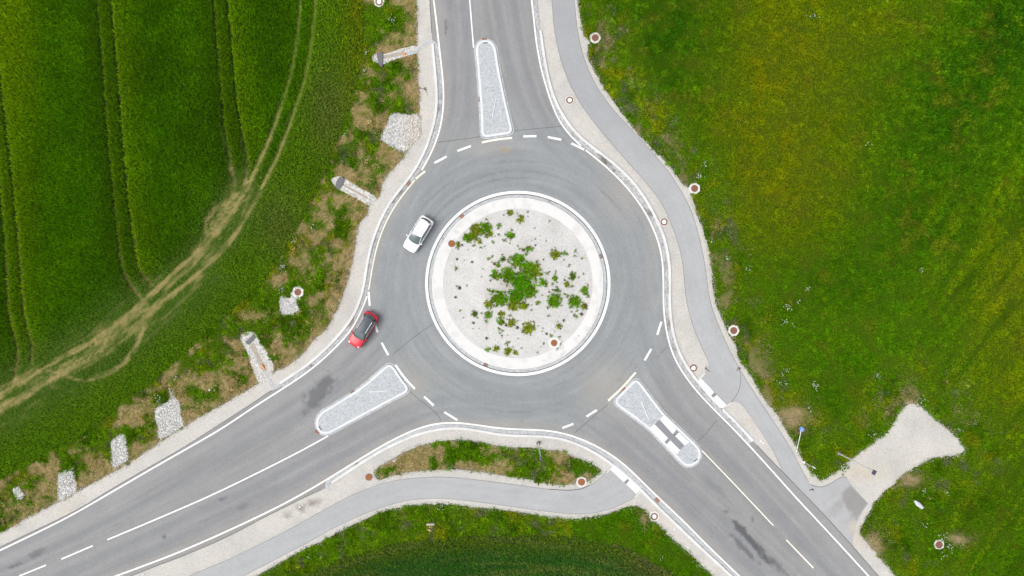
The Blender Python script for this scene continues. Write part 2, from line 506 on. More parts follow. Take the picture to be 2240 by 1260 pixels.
# ------------------------------------------------------------------ traced plan
EDGE_W1 = smooth([(912, -300), (936, -100), (948.5, 0), (953.7, 39), (960, 97), (965.5, 144), (969.5, 183), (970.9, 215), (968.6, 249), (962.9, 283), (953.7, 309), (946, 330), (934, 353), (922.6, 372)])
EDGE_W2 = smooth([(907.5, 394), (881, 426), (857, 461), (839, 497), (825.7, 534), (815, 581), (806.5, 634)])
EDGE_W3 = smooth([(803, 648), (787, 688), (765.7, 726), (730, 764), (694, 797), (658.6, 824), (613, 853.6), (546.7, 896), (480, 940.4), (349, 1015.5), (244, 1076.5), (139.6, 1136), (0, 1204), (-160, 1282), (-420, 1410)])
KERB_W = smooth([(946.6, 96), (951, 147), (954.5, 183), (956, 222.6), (951.5, 262), (942, 296), (930, 330), (909.5, 369), (884, 404), (857, 438), (836, 475), (820.5, 512), (810, 547), (801, 592), (797, 624), (789, 653), (775, 688), (746.7, 727), (713, 763), (682, 791), (646.7, 816), (613, 838)], 16)
EDGE_E1 = smooth([(1125, -300), (1150, -100), (1163, 0), (1167, 34), (1173, 91.7), (1183, 147), (1195, 191), (1213, 243), (1233, 281), (1271, 319.5)])
EDGE_E2 = smooth([(1281, 328.5), (1320.7, 360), (1359, 396), (1392, 435), (1418, 476), (1431.4, 504.8), (1441, 530), (1447.6, 558), (1450.5, 587), (1451.4, 630), (1451, 667.6), (1455.2, 709.5), (1463, 749.5), (1474.3, 782), (1491, 812), (1512, 841), (1535.6, 869), (1569, 903), (1604, 938), (1640, 976), (1680, 1020), (1746.4, 1094), (1798, 1149), (1849.6, 1205), (1899, 1259), (2010, 1380), (2240, 1632)])
KERB_E = smooth([(1182.2, 66), (1191.4, 129), (1202, 181.7), (1216, 223.6), (1238, 263), (1265, 296), (1300, 325), (1341.7, 357), (1380, 393), (1404.8, 425), (1422, 453), (1439, 486), (1452.4, 519), (1461, 556), (1465, 590), (1465.3, 638), (1465, 668), (1469.5, 713), (1478, 750), (1491.4, 783), (1508.6, 811), (1524, 832), (1553, 866), (1577.8, 892.5), (1609, 923), (1646.7, 964)], 14)
EDGE_S = smooth([(-150, 1420), (100, 1318), (254, 1260), (286.4, 1248), (379, 1213), (472, 1173), (565, 1130), (634.6, 1095), (700, 1058), (757, 1023), (814, 988), (871, 956), (928, 932.5), (962, 925.5), (996, 924.2), (1030, 927.6), (1063.6, 933), (1097.5, 937.5), (1148.4, 939.8), (1190.8, 941), (1216, 944), (1240, 950), (1271.4, 960), (1314, 981), (1351, 1004), (1383, 1032.4), (1422.5, 1071.5), (1462, 1109), (1502, 1147), (1551, 1197), (1612.8, 1256), (1750, 1390), (1950, 1590)])
KERB_S = smooth([(725.7, 1055.7), (785.7, 1016), (842.9, 981.5), (900, 955), (940, 943), (978.7, 936.5), (1012.7, 937), (1050, 942.5), (1090, 950), (1131, 953), (1172, 953.7), (1216, 957.5), (1250, 966), (1282, 980), (1310, 995), (1338.4, 1015), (1370, 1041), (1402, 1071), (1430.5, 1100), (1472.4, 1140), (1530, 1195), (1598, 1258), (1740, 1392), (1940, 1590)], 14)
RC = (1132.7, 620.0)

def circ(r, n=180):
    t = np.linspace(0, 2 * math.pi, n, endpoint=False)
    return np.c_[RC[0] + r * np.cos(t), RC[1] + r * np.sin(t)]

ASPH_NW = [(900, -300), (930, -80), (940, 0), (944.5, 73), (946, 92)]
ASPH_SW = [(604, 850), (594, 853.6), (551, 883), (527.6, 898), (478, 930), (401, 979), (331.6, 1019), (244, 1069.6), (174.5, 1112), (104.7, 1147), (0, 1197), (-160, 1275), (-420, 1402)]
ASPH_S = [(-130, 1430), (120, 1328), (309.6, 1250.7), (402.5, 1215), (495, 1175), (588, 1126.5), (681, 1081), (713.5, 1067)]
ASPH_E = [(1649, 967), (1680, 1000), (1711, 1031), (1756.7, 1078.4), (1808, 1132), (1866, 1196), (1919.8, 1258), (2035, 1385), (2270, 1640)]
ROAD = np.vstack([A(ASPH_NW), KERB_W, smooth(ASPH_SW, 10), [(-420, 1560)], smooth(ASPH_S, 10), KERB_S, [(2270, 1900)], smooth(ASPH_E, 10)[::-1], KERB_E[::-1], [(1178.5, 30), (1175.5, 0), (1162, -90), (1134, -300)]])

PATH_E_L = smooth([(1160, -300), (1193, -100), (1207, 0), (1212.4, 63), (1226.4, 129), (1247.3, 185), (1271.8, 229), (1306.7, 277), (1348.6, 326), (1390.6, 374), (1416, 402), (1441, 435), (1460, 469), (1475, 507), (1486.7, 543), (1494, 581), (1498, 625), (1502, 660), (1510.5, 696), (1524, 733), (1539, 768.6), (1549.5, 790)], 12)
PATH_E_TIP = [(1549.5, 797), (1547, 805), (1542, 816), (1534.4, 827.8), (1562.2, 857.8), (1589, 885.5)]
TRI_R = [(1600, 880), (1607, 878), (1613, 879), (1620, 883), (1627, 890), (1646.7, 917.8), (1673, 957.8), (1693, 991), (1711, 1027)]
PATH_E_R = smooth([(1212, -300), (1243, -100), (1256, 0), (1263, 63), (1275.3, 120), (1296, 172), (1324, 217), (1359, 260), (1397.5, 301), (1432.5, 340), (1464, 378), (1488.4, 415), (1499, 434), (1511.4, 460), (1521, 488), (1530.5, 524), (1540, 568), (1545.7, 606), (1549, 635), (1556, 668), (1569.5, 706), (1584.8, 742), (1602, 778), (1617, 805), (1634, 834), (1657.8, 870), (1686.7, 914), (1715.6, 958), (1742, 1004), (1757, 1034), (1769, 1054)], 10)
MOUTH = [(1774, 1060), (1779.4, 1063), (1788, 1065), (1796, 1065), (1805, 1063), (1814.5, 1059), (1831, 1048.5), (1842.4, 1042.3), (1851.7, 1044.4), (1862, 1060), (1882.6, 1084.6), (1900, 1101), (1888.8, 1115.6), (1878.5, 1134), (1872, 1152.7), (1866, 1175.4), (1866, 1198)]
PATH_E = np.vstack([PATH_E_L, PATH_E_TIP, TRI_R, [(1704, 1031), (1750, 1080), (1800, 1133), (1858, 1198)], A(MOUTH)[::-1], PATH_E_R[::-1]])
PATH_S_T = smooth([(60, 1430), (240, 1345), (416.4, 1259), (495, 1226), (588, 1181), (657.8, 1144), (727.5, 1105), (757, 1089.5), (814.3, 1065), (871.4, 1050), (943, 1043.5), (1000, 1045), (1071.4, 1053), (1128.6, 1060.5), (1200, 1070), (1243, 1072.3), (1271.4, 1069), (1294.3, 1060), (1317, 1043), (1328, 1030)], 10)
PATH_S_B = smooth([(190, 1440), (360, 1352), (532.5, 1260), (588, 1231), (657.8, 1195), (727.5, 1156), (757, 1142), (814.3, 1117), (871.4, 1099), (928.6, 1090.6), (985.7, 1091.4), (1071.4, 1101.4), (1143, 1111.4), (1200, 1119), (1250, 1124), (1290, 1123), (1323.8, 1116.6), (1361, 1103), (1390, 1087)], 10)
PATH_S = np.vstack([PATH_S_T, [(1334.4, 1026), (1364.6, 1054.6), (1391.6, 1080)], PATH_S_B[::-1]])

# edges between gravel and green
GR_W = [(880, -300), (905, -60), (911, 0), (913.5, 34), (913.5, 89), (913.5, 126), (915, 170), (919, 223), (917.5, 260), (906, 300), (888.6, 335), (862, 369), (841.5, 393), (828, 429.6), (807, 448), (805, 466), (786, 492), (781, 518.6), (773, 566), (765.5, 592), (754, 636), (739.5, 671), (718, 714), (689.5, 743), (668, 769), (635, 797.6), (606, 810), (590, 822), (566, 838), (527.6, 862), (494, 881), (478, 890), (401, 935), (342, 973.6), (279, 1015.5), (216, 1050), (125.7, 1099), (70, 1127), (0, 1165.5), (-160, 1245), (-420, 1370)]
GR_S = [(230, 1440), (400, 1345), (562.6, 1260), (602, 1236.8), (657.8, 1206), (727.5, 1172), (757, 1157), (791.4, 1138.6), (837, 1120), (885.7, 1107), (928.6, 1103), (985.7, 1104.3), (1043, 1110), (1114.3, 1117), (1185.7, 1128), (1243, 1134.5), (1293, 1130), (1334, 1121.8), (1369, 1109.4), (1392, 1107.3), (1412.6, 1117.6), (1423, 1132), (1439.4, 1146.5), (1456, 1165), (1476.6, 1183.7), (1499.3, 1202.3), (1522, 1223), (1551, 1251.8), (1690, 1385), (1890, 1590)]
GR_E = [(2330, 1640), (2090, 1400), (1957, 1258), (1944.5, 1243.5), (1921.8, 1216.7), (1895, 1185.8), (1880.6, 1163), (1891, 1140), (1909.5, 1105), (1932, 1076), (1954.8, 1059.7), (1973.7, 1038), (2006, 1019), (2038.5, 1003), (2070.9, 997.7), (2100.6, 992.3), (2111.4, 981.5), (2089.8, 954.5), (2057.4, 927.5), (2030.4, 903), (2011.5, 885.6), (1995, 883), (1979, 889.7), (1963, 911), (1949.4, 933), (1930.5, 952), (1903.5, 973.4), (1871, 997.7), (1838.8, 1024.6), (1817, 1042), (1796, 1050.6), (1779.4, 1039), (1765, 1022.7), (1752.6, 1000), (1740, 973), (1718, 940), (1700, 909), (1680, 884.4), (1664.4, 862), (1642, 823), (1628.6, 803), (1615, 782), (1607.6, 753), (1598, 738), (1590, 722), (1579, 700), (1569.5, 673), (1562, 643), (1558, 613), (1555, 587), (1551, 552), (1545.7, 529.5), (1540, 506.7), (1528.6, 480), (1521, 455), (1513, 432), (1508, 412), (1492, 402), (1467.4, 367), (1443, 339), (1404.5, 304), (1369.6, 259), (1334.7, 213), (1306.7, 168), (1285.8, 126), (1290, 92), (1280, 82), (1273.5, 63), (1263, 0), (1250, -80), (1222, -300)]
STRIP = [(817, 1034), (825.7, 1023), (851.4, 1008.6), (883, 990), (914.3, 977), (948.6, 967), (985.7, 963), (1023, 964.3), (1071.4, 971.4), (1114.3, 978.6), (1157, 978.6), (1200, 984.3), (1228.6, 987), (1263, 1001.4), (1297, 1015.7), (1315.7, 1028.6), (1305.7, 1038.6), (1294.3, 1049), (1276, 1056), (1257, 1058.6), (1214.3, 1060), (1171.4, 1051.4), (1114.3, 1043), (1057, 1033), (1000, 1027), (943, 1028.6), (885.7, 1034.3), (854.3, 1041.4), (828.6, 1050)]
GRAVEL = GR_W + [(-420, 1600), (0, 1600)] + GR_S + [(2100, 1800)] + GR_E
WHEAT = [(-600, -500), (770, -500), (795, 0), (792, 120), (770, 220), (735, 320), (700, 400), (640, 520), (575, 620), (480, 700), (420, 760), (330, 840), (250, 900), (150, 970), (0, 1050), (-600, 1360)]
WB = A(WHEAT)[1:-1]
WHEAT_S = [(480, 1500), (600, 1290), (700, 1240), (800, 1205), (900, 1183), (1000, 1172), (1120, 1170), (1250, 1175), (1350, 1192), (1420, 1222), (1480, 1260), (1560, 1330), (1700, 1500)]
TRAM = [  # wheel lines through the crop
    [(-22, 0), (0, 150), (13, 267), (27, 383), (37.7, 491), (45.6, 590), (53.6, 686), (71, 757), (69, 793)],
    [(-50, 0), (-25, 200), (2, 424), (12, 539), (20, 678), (39.7, 765), (32, 836)],
    [(205, -150), (213, 0), (224, 130), (232, 250), (241, 360), (248, 412), (254, 479), (262, 559), (274, 606), (301, 646)],
    [(232, -150), (243, 0), (254, 120), (265, 260), (273, 360), (280, 420), (287.7, 491), (295.6, 547), (306, 594), (333, 626)],
    [(460, -150), (467.5, 0), (473, 91), (482, 182.5), (489.4, 277), (506, 365), (512, 410)],
    [(488, -150), (496.7, 0), (507.7, 109.5), (516.8, 219), (535, 321), (542, 365), (535, 400)]]
TRAM_Y = [[(664, -150), (657, 0), (652, 73), (637, 160.6), (615, 237), (586, 310), (546, 398)],
          [(698, -150), (690, 0), (681, 91), (666.4, 175), (633.6, 273.7), (604, 347), (571, 412)]]
TRACKS = [  # (polyline, half width, strength)
    ([(486, 260), (497, 320), (507, 370), (512, 420), (490, 470)], 6, 0.75),
    ([(528, 275), (538, 330), (541, 365), (535, 420), (500, 470)], 5, 0.75),
    ([(625, 200), (600, 280), (572, 345), (546, 398), (500, 470), (452, 530), (420, 562), (370, 606), (335, 640), (290, 680), (220, 735), (150, 775), (90, 810), (30, 850), (-60, 900)], 6, 0.9),
    ([(655, 210), (625, 300), (604, 347), (571, 412), (540, 470), (505, 525), (470, 565), (420, 610), (370, 650), (330, 680), (312, 720), (300, 755), (270, 795), (220, 825), (175, 835), (130, 815), (95, 810)], 5.5, 0.85),
    ([(548, 395), (525, 428), (500, 455), (470, 495)], 24, 0.9),
    ([(330, 675), (300, 700), (240, 745), (190, 780), (130, 812), (80, 850), (20, 885), (-60, 930)], 11, 0.7),
    ([(240, 852), (180, 862), (120, 850), (85, 825)], 6, 0.45),
    ([(570, 430), (600, 450), (590, 480)], 18, 0.35),
    ([(290, 660), (300, 690), (316, 715)], 12, 0.65),
    ([(268, 560), (276, 600), (296, 632), (322, 668)], 4.5, 0.8), ([(298, 560), (308, 592), (330, 616), (365, 618)], 4.0, 0.7),
    ([(40, 730), (48, 780), (30, 840)], 4.5, 0.6), ([(66, 720), (72, 780), (64, 815)], 4.5, 0.6),
    ([(455, 395), (440, 420), (420, 430)], 12, 0.3), ([(300, 700), (230, 770), (160, 810), (60, 850)], 12, 0.5), ([(540, 395), (525, 440), (480, 500), (440, 545)], 8, 0.6), ([(350, 640), (260, 720), (160, 770)], 9, 0.55)]
CORR = [(540, 380), (505, 490), (430, 580), (330, 672), (220, 760), (110, 820), (0, 885), (-80, 925)]

# ------------------------------------------------------------------ vegetation rules
TAN = (0.33, 0.26, 0.13)
SOIL = (0.30, 0.23, 0.13)

def veg(X, Y):
    """kind (0 none, 1 wheat, 2 weeds, 3 meadow), foliage colour, ground colour, density 0..1, height"""
    n = X.shape
    j = 3.2 * (fbm(X / 7, Y / 7, 3, 3) - 0.5) * 2
    Xj, Yj = X + j * 1.6, Y + 3.2 * (fbm(X / 7, Y / 7, 4, 3) - 0.5) * 3
    bare = inside(GRAVEL, Xj, Yj) & ~inside(STRIP, Xj, Yj)
    dm = np.full(n, 1e9)
    wheat = inside(WHEAT, X + 8 * (fbm(X / 25, Y / 25, 8) - .5), Y + 8 * (fbm(X / 25, Y / 25, 9) - .5))
    wheat_s = inside(WHEAT_S, X + 10 * (fbm(X / 25, Y / 25, 8) - .5), Y + 10 * (fbm(X / 25, Y / 25, 9) - .5))
    kind = np.where(wheat | wheat_s, 1, np.where((X > 1250) & (Y < 1300) & ~wheat_s, 3, 2))
    f1 = fbm(X / 60, Y / 60, 21); f2 = fbm(X / 16, Y / 16, 22, 3); f3 = fbm(X / 150, Y / 150, 23); f4 = fbm(X / 32, Y / 32, 27)
    # ---- wheat
    cw = np.zeros(n + (3,)) + np.array((0.108, 0.295, 0.0015))
    cw = mixc(cw, (0.165, 0.375, 0.002), sst(0.35, 0.7, f1) * 0.7)
    cw = mixc(cw, (0.075, 0.200, 0.002), sst(0.40, 0.7, f3) * 0.7)
    cw = mixc(cw, (0.31, 0.46, 0.003), sst(110, 0, np.abs(X - 20 - Y * .02)) * sst(520, 100, Y) * 0.7)  # view-angle brightness painted into the crop colour at the far left
    dW, _, _ = dist(WB, X, Y)
    head = inside([(700, -500), (690, 0), (681, 91), (666, 175), (634, 273), (604, 347), (560, 440), (470, 570), (330, 690), (260, 800), (120, 860), (-100, 960), (-400, 1500), (1200, 1500), (1200, -500)], X, Y)
    cw = mixc(cw, (0.245, 0.430, 0.010), head * (0.55 + 0.5 * f1))
    cw = mixc(cw, (0.36, 0.33, 0.006), head * sst(70, 8, dW) * sst(480, 40, Y) * (0.25 + 0.5 * f2))
    cw = mixc(cw, (0.27, 0.31, 0.07), head * np.exp(-((X - 720) / 45) ** 2 - ((Y - 240) / 90) ** 2) * 0.8)
    cw = mixc(cw, (0.32, 0.33, 0.09), head * np.exp(-((X - 610) / 50) ** 2 - ((Y - 490) / 70) ** 2) * 0.6)
    dens = np.ones(n); hgt = np.where(head, 0.38, 0.46)
    cg = np.zeros(n + (3,)) + np.array((0.035, 0.085, 0.004))
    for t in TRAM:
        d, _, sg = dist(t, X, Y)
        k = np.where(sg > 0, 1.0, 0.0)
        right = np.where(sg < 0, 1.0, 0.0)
        cw = mixc(cw, (0.30, 0.47, 0.003), right * (0.6 * sst(16, 3, d) * (0.55 + 0.4 * f2) + 0.35 * sst(80, 8, d)))  # lit crop edge and view-angle brightness painted right of each wheel line
        cw = mixc(cw, (0.070, 0.175, 0.002), k * sst(60, 6, d) * 0.6)  # view-angle darkening painted into the crop left of each wheel line
        dens = dens * sst(2.4, 4.0, d + 0.6 * (f2 - .5))
        low = sst(5, 1, d) * sst(330, 680, Y) * 0.8
        cg = mixc(cg, (0.17, 0.11, 0.045), low)
        cg = mixc(cg, (0.02, 0.035, 0.006), sst(5, 1, d) * (1 - low))  # shade of the gap between plants painted onto the ground
    for t in TRAM_Y:
        d, _, _ = dist(t, X, Y)
        s_ = sst(5.5, 1.0, d)
        cw = mixc(cw, (0.30, 0.45, 0.02), s_ * (0.5 + 0.5 * f2) * 1.0)
        hgt = hgt * (1 - 0.6 * s_); cg = mixc(cg, (0.22, 0.26, 0.05), s_)
    tr = np.zeros(n)
    for pl, hw, st in TRACKS:
        P = smooth(pl, 18, 10)
        d, arc, sg = dist(P, X, Y)
        st_n = fbm(arc / 38, d * sg / 2.4 + 50, 31, 4)
        v = st * np.exp(-(d / hw) ** 2) * (0.05 + 1.25 * st_n) * sst(-10, 90, arc)
        v = v + 0.35 * st * np.exp(-(d / (hw * 2.4)) ** 2) * sst(0.45, 0.75, st_n)
        tr = np.maximum(tr, v)
    dc, ac, sc_ = dist(CORR, X, Y)
    st_n = fbm(ac / 70, dc * sc_ / 6.0 + 20, 33, 4)
    corr = np.exp(-(dc / np.where(Y > 600, 60.0, 36.0)) ** 2) * sst(0.24, 0.70, st_n) * np.where(Y > 600, 0.62, 0.58)
    corr *= sst(330, 420, Y) + 0 * X
    tr = np.clip(np.maximum(tr, corr), 0, 1) * (0.72 + 0.56 * f2)
    tr = np.clip(tr, 0, 1)
    rnd = RNG.uniform(0, 1, n)
    env = np.exp(-(dc / np.where(Y > 600, 66.0, 42.0)) ** 2) * sst(330, 440, Y)
    cw = mixc(cw, (0.27, 0.36, 0.075), env * 0.8)
    hgt = hgt * (1 - 0.45 * env)
    cw = mixc(cw, (0.15, 0.26, 0.045), sst(0.05, 0.35, tr) * 0.75)
    cw = mixc(cw, (0.58, 0.46, 0.20), np.where(rnd < sst(0.14, 0.95, tr) * 0.76, 0.85, 0.2 * sst(.2, .8, tr)))
    cw = mixc(cw, (0.40, 0.40, 0.06), np.where(rnd > 0.90, 0.5, 0) * sst(0.15, 0.5, tr))
    cg = mixc(cg, (0.30, 0.245, 0.10), sst(0.15, 0.8, tr) * (0.5 + 0.6 * f2))
    hgt = hgt * (1 - 0.50 * sst(0.06, 0.5, tr))
    # southern crop: darker and bluer
    dS, _, _ = dist(WHEAT_S, X, Y)
    cs = np.zeros(n + (3,)) + np.array((0.070, 0.255, 0.022))
    cs = mixc(cs, (0.23, 0.32, 0.008), sst(55, 5, dS) * 0.8)
    stS = fbm(X / 110, dS / 10, 41, 3)
    cs = mixc(cs, (0.27, 0.34, 0.06), sst(0.45, 0.7, stS) * 0.65)
    cs = mixc(cs, (0.24, 0.23, 0.07), np.exp(-((X - 1440) / 70) ** 2 - ((Y - 1235) / 30) ** 2) * .8)
    cs = mixc(cs, (0.33, 0.26, 0.13), np.exp(-((Y - (1165 + .00002 * 0 + (np.clip(X - 1260, 0, 400)) * .32)) / 3.0) ** 2) * (X > 1280) * (X < 1480) * 0.6)
    cw = np.where(wheat_s[..., None], cs, cw)
    cg = np.where(wheat_s[..., None], np.array((0.03, 0.06, 0.015)), cg)
    hgt = np.where(wheat_s, 0.35, hgt); dens = np.where(wheat_s, 1.0, dens)
    # ---- weeds of the verges
    cv = np.zeros(n + (3,)) + np.array((0.130, 0.290, 0.004))
    cv = mixc(cv, (0.22, 0.36, 0.006), sst(0.45, 0.75, f2) * 0.7)
    cv = mixc(cv, (0.060, 0.150, 0.003), sst(0.5, 0.75, f4) * 0.85)
    cv = mixc(cv, (0.30, 0.32, 0.006), sst(0.52, 0.72, fbm(X / 40, Y / 40, 55)) * 0.7)
    cv = mixc(cv, (0.19, 0.20, 0.11), sst(0.62, 0.76, fbm(X / 22, Y / 22, 58)) * 0.8)
    dG, _, _ = dist(GR_W, X, Y)
    dE, _, _ = dist(GR_E, X, Y)
    dStr, _, _ = dist(STRIP + STRIP[:1], X, Y)
    westv = (X < 940) & (Y < 1150) & ~wheat
    dry = sst(0.44, 0.66, 0.25 * f2 + 0.75 * fbm(X / 38, Y / 38, 61) + 0.12 * sst(60, 6, dG) * westv - 0.03)
    dry = np.maximum(dry, sst(30, 5, dG) * np.clip(0.25 + 1.1 * f2, 0, 1) * 0.9)
    dry = dry * westv
    dry = np.maximum(dry, sst(0.53, 0.72, fbm(X / 30, Y / 60, 63) + 0.02) * 0.5 * (X > 1250) * sst(100, 20, dE) * (Y < 950))
    dry = np.maximum(dry, sst(0.52, 0.66, fbm(X / 26, Y / 26, 64) + 0.10 * sst(26, 6, dStr)) * inside(STRIP, X, Y) * 0.85)
    dry = np.maximum(dry, 0.9 * np.exp(-((X - 1735) / 40) ** 2 - ((Y - 915) / 28) ** 2) * (0.5 + f2))
    dry = np.maximum(dry, 0.9 * np.exp(-((X - 1910) / 26) ** 2 - ((Y - 1195) / 34) ** 2) * (0.5 + f2))
    dry = np.maximum(dry, 0.9 * np.exp(-((X - 1990) / 30) ** 2 - ((Y - 1050) / 18) ** 2) * (0.4 + f2))
    dry = np.maximum(dry, 0.9 * np.exp(-((X - 2095) / 28) ** 2 - ((Y - 1180) / 14) ** 2) * (0.5 + f2))
    dry = np.maximum(dry, 0.9 * np.exp(-((X - 1990) / 14) ** 2 - ((Y - 878) / 10) ** 2))
    dry = np.maximum(dry, 0.8 * np.exp(-((X - 1410) / 14) ** 2 - ((Y - 1135) / 16) ** 2))
    for (a, b, rx, ry) in ((665, 560, 18, 40), (735, 660, 20, 50), (760, 610, 14, 40), (560, 690, 50, 12), (640, 770, 40, 14), (860, 330, 24, 40), (895, 60, 12, 40), (905, 190, 9, 60), (300, 920, 30, 14), (450, 890, 60, 14), (200, 1000, 26, 14), (60, 1110, 80, 16), (540, 860, 60, 12), (700, 700, 22, 26), (330, 905, 16, 20), (800, 390, 26, 30), (790, 350, 10, 40)):
        dry = np.maximum(dry, 0.80 * np.exp(-((X - a) / rx) ** 2 - ((Y - b) / ry) ** 2) * (0.2 + 1.3 * f2) * (~wheat))
    dry = np.clip(dry, 0, 1)
    rnd2 = RNG.uniform(0, 1, n)
    cv = mixc(cv, (0.48, 0.355, 0.165), np.where(rnd2 < dry * 0.78, 0.9, dry * .12))
    cv = mixc(cv, (0.26, 0.27, 0.06), np.where((rnd2 > 0.80), dry * 0.8, 0))
    cgv = np.zeros(n + (3,)) + np.array((0.05, 0.075, 0.004))
    cgv = mixc(cgv, (0.37, 0.275, 0.145), sst(0.15, 0.7, dry) * np.clip(0.1 + 1.2 * fbm(X / 5, Y / 5, 66, 3), 0, 1))
    # ---- meadow to the east
    cm = np.zeros(n + (3,)) + np.array((0.108, 0.285, 0.003))
    g = lambda a, b, rx, ry: np.exp(-((X - a) / rx) ** 2 - ((Y - b) / ry) ** 2)
    olive = np.clip(1.1 * g(1720, 170, 190, 260) + 1.0 * g(1700, 430, 130, 110) + 0.8 * g(2200, 640, 90, 240) + 0.45 * g(2120, 1000, 120, 130) + 0.5 * g(1960, 60, 160, 60), 0, 1)
    dark = np.clip(0.95 * g(1450, 90, 120, 190) + 0.9 * g(2080, 260, 170, 190) + 0.6 * g(2000, 480, 160, 90) + 0.5 * g(1850, 620, 160, 70) + 0.5 * g(1830, 870, 100, 70) + 0.6 * g(2130, 1100, 90, 40) + 0.9 * g(2210, 60, 120, 120), 0, 1)
    cm = mixc(cm, (0.265, 0.295, 0.003), olive * (0.55 + 0.6 * f1))
    cm = mixc(cm, (0.34, 0.29, 0.004), olive * sst(0.5, 0.8, f4) * 0.2)
    cm = mixc(cm, (0.045, 0.150, 0.003), dark * (0.65 + 0.7 * f4))
    cm = mixc(cm, (0.20, 0.34, 0.004), sst(0.5, 0.75, f2) * 0.4)
    cm = mixc(cm, (0.045, 0.15, 0.002), sst(0.5, 0.72, fbm(X / 11, Y / 11, 77, 3)) * (0.35 + 0.5 * dark))
    cm = mixc(cm, (0.22, 0.19, 0.015), sst(0.58, 0.75, fbm(X / 36, Y / 36, 71)) * 0.4)
    ang = 0.62
    st = fbm((X * math.cos(ang) + Y * math.sin(ang)) / 14, (-X * math.sin(ang) + Y * math.cos(ang)) / 160, 72, 3)
    cm = mixc(cm, (0.07, 0.17, 0.003), sst(0.52, 0.70, st) * 0.8 * sst(1940, 2100, X) * sst(300, 420, Y + (X - 2000) * .3))
    cm = mixc(cm, (0.30, 0.37, 0.004), sst(0.46, 0.30, st) * 0.35 * sst(1960, 2120, X) * sst(300, 460, Y))
    near = sst(130, 40, dE)
    cm = cm * (1 - near[..., None]) + cv * near[..., None]
    cm = mixc(cm, (0.36, 0.30, 0.15), np.where(rnd2 < dry * 0.8, 0.85, dry * .2))
    cgm = mixc(np.zeros(n + (3,)) + np.array((0.045, 0.075, 0.002)), SOIL, sst(0.25, 0.7, dry))
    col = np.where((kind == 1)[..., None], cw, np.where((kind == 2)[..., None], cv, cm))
    grd = np.where((kind == 1)[..., None], cg, np.where((kind == 2)[..., None], cgv, cgm))
    dens = np.where(kind == 1, dens, 1 - 0.18 * sst(0.15, 0.8, dry))
    tall = sst(0.4, 0.7, f4)
    hgt = np.where(kind == 1, hgt, np.where(kind == 2, 0.21 + 0.15 * tall, 0.20 + 0.14 * tall + 0.28 * dark * f1 * sst(1800, 2100, X)))
    cl = fbm(X / 13, Y / 13, 93, 3)
    cl2 = fbm(X / 24, Y / 24, 94, 2)
    clump = 0.30 + 1.35 * cl + 0.9 * dark * (cl2 - .35) * (X > 1800)
    hgt = hgt * np.where(kind == 1, 0.85 + 0.3 * cl, np.clip(clump, .3, 2)) * np.where(kind == 1, 1, 1 - 0.42 * dry)
    hgt = np.where(kind == 1, hgt, np.maximum(hgt, 0.17))
    kind = np.where(bare, 0, kind)
    return kind, col, grd, dens, hgt

# ------------------------------------------------------------------ ground sheet
gx = np.r_[-1500, -700, -300, -140, -100, np.arange(-82, 82.01, 0.28), 100, 140, 300, 700, 1500]
gy = np.r_[-1500, -700, -300, -140, -80, np.arange(-54, 54.01, 0.28), 80, 140, 300, 700, 1500]
GX, GY = np.meshgrid(gx, gy)
PXg, PYg = GX * S + CX, -GY * S + CY
kd, cc, gg, dn, hh = veg(np.clip(PXg, -420, 2660), np.clip(PYg, -360, 1620))
green = (np.abs(GX) > 84) | (np.abs(GY) > 56)
zz = np.where(kd > 0, 0.0, -0.02) + np.where(green, -0.06, 0.0)
zz = np.where((kd > 0) & ~green, 0.05 * (fbm(PXg / 50, PYg / 50, 90) - 0.5) - 0.02, zz)
gcol = np.where(green[..., None], np.array((0.055, 0.11, 0.012)), gg)
ny, nx = GX.shape
I = np.arange(nx * ny).reshape(ny, nx)
F = np.c_[I[:-1, :-1].ravel(), I[:-1, 1:].ravel(), I[1:, 1:].ravel(), I[1:, :-1].ravel()]
mesh_np('ground', np.c_[GX.ravel(), GY.ravel(), zz.ravel()], F, M['ground'], None, gcol.reshape(-1, 3), 'structure')

# ------------------------------------------------------------------ gravel, paths, road
def paint_gravel(X, Y):
    c = np.zeros(X.shape + (3,)) + np.array((0.495, 0.478, 0.452))
    c = mixc(c, (0.43, 0.422, 0.41), sst(0.5, 0.75, fbm(X / 40, Y / 40, 101)) * 0.7)
    c = mixc(c, (0.49, 0.44, 0.37), sst(0.60, 0.78, fbm(X / 28, Y / 28, 102)) * 0.35)
    g = lambda a, b, rx, ry: np.exp(-((X - a) / rx) ** 2 - ((Y - b) / ry) ** 2)
    c = mixc(c, (0.50, 0.42, 0.31), np.clip(0.35 * g(1900, 1030, 60, 18) + 0.5 * g(1885, 1175, 18, 22) + .2 * g(1880, 1040, 40, 14), 0, 1))
    for a, b in (((724, 1078), (690, 1098)), ((690, 1098), (620, 1132))):
        d, _, _ = dist([a, b], X, Y)
        c = mixc(c, (0.20, 0.17, 0.15), np.exp(-(d / 4.5) ** 2) * sst(0.4, 0.6, fbm(X / 6, Y / 6, 108)) * 0.9)
    for a in (PATH_S_T, PATH_E_L):
        d, _, _ = dist(a[::4], X, Y)
        c = mixc(c, (0.40, 0.39, 0.375), np.exp(-(d / 5) ** 2) * 0.5)
    return c
gpoly = resample(GRAVEL, 7, True)
gpoly = gpoly + np.c_[fbm(gpoly[:, 0] / 9, gpoly[:, 1] / 9, 110, 2) - .5, fbm(gpoly[:, 0] / 9, gpoly[:, 1] / 9, 111, 2) - .5] * 5
spoly = resample(STRIP, 6, True)
area('gravel_verge', gpoly, 0.008, M['gravel'], [spoly, ROAD[::3] * 1.0 if False else circ(120, 40)], 14, paint_gravel, None, 'structure')

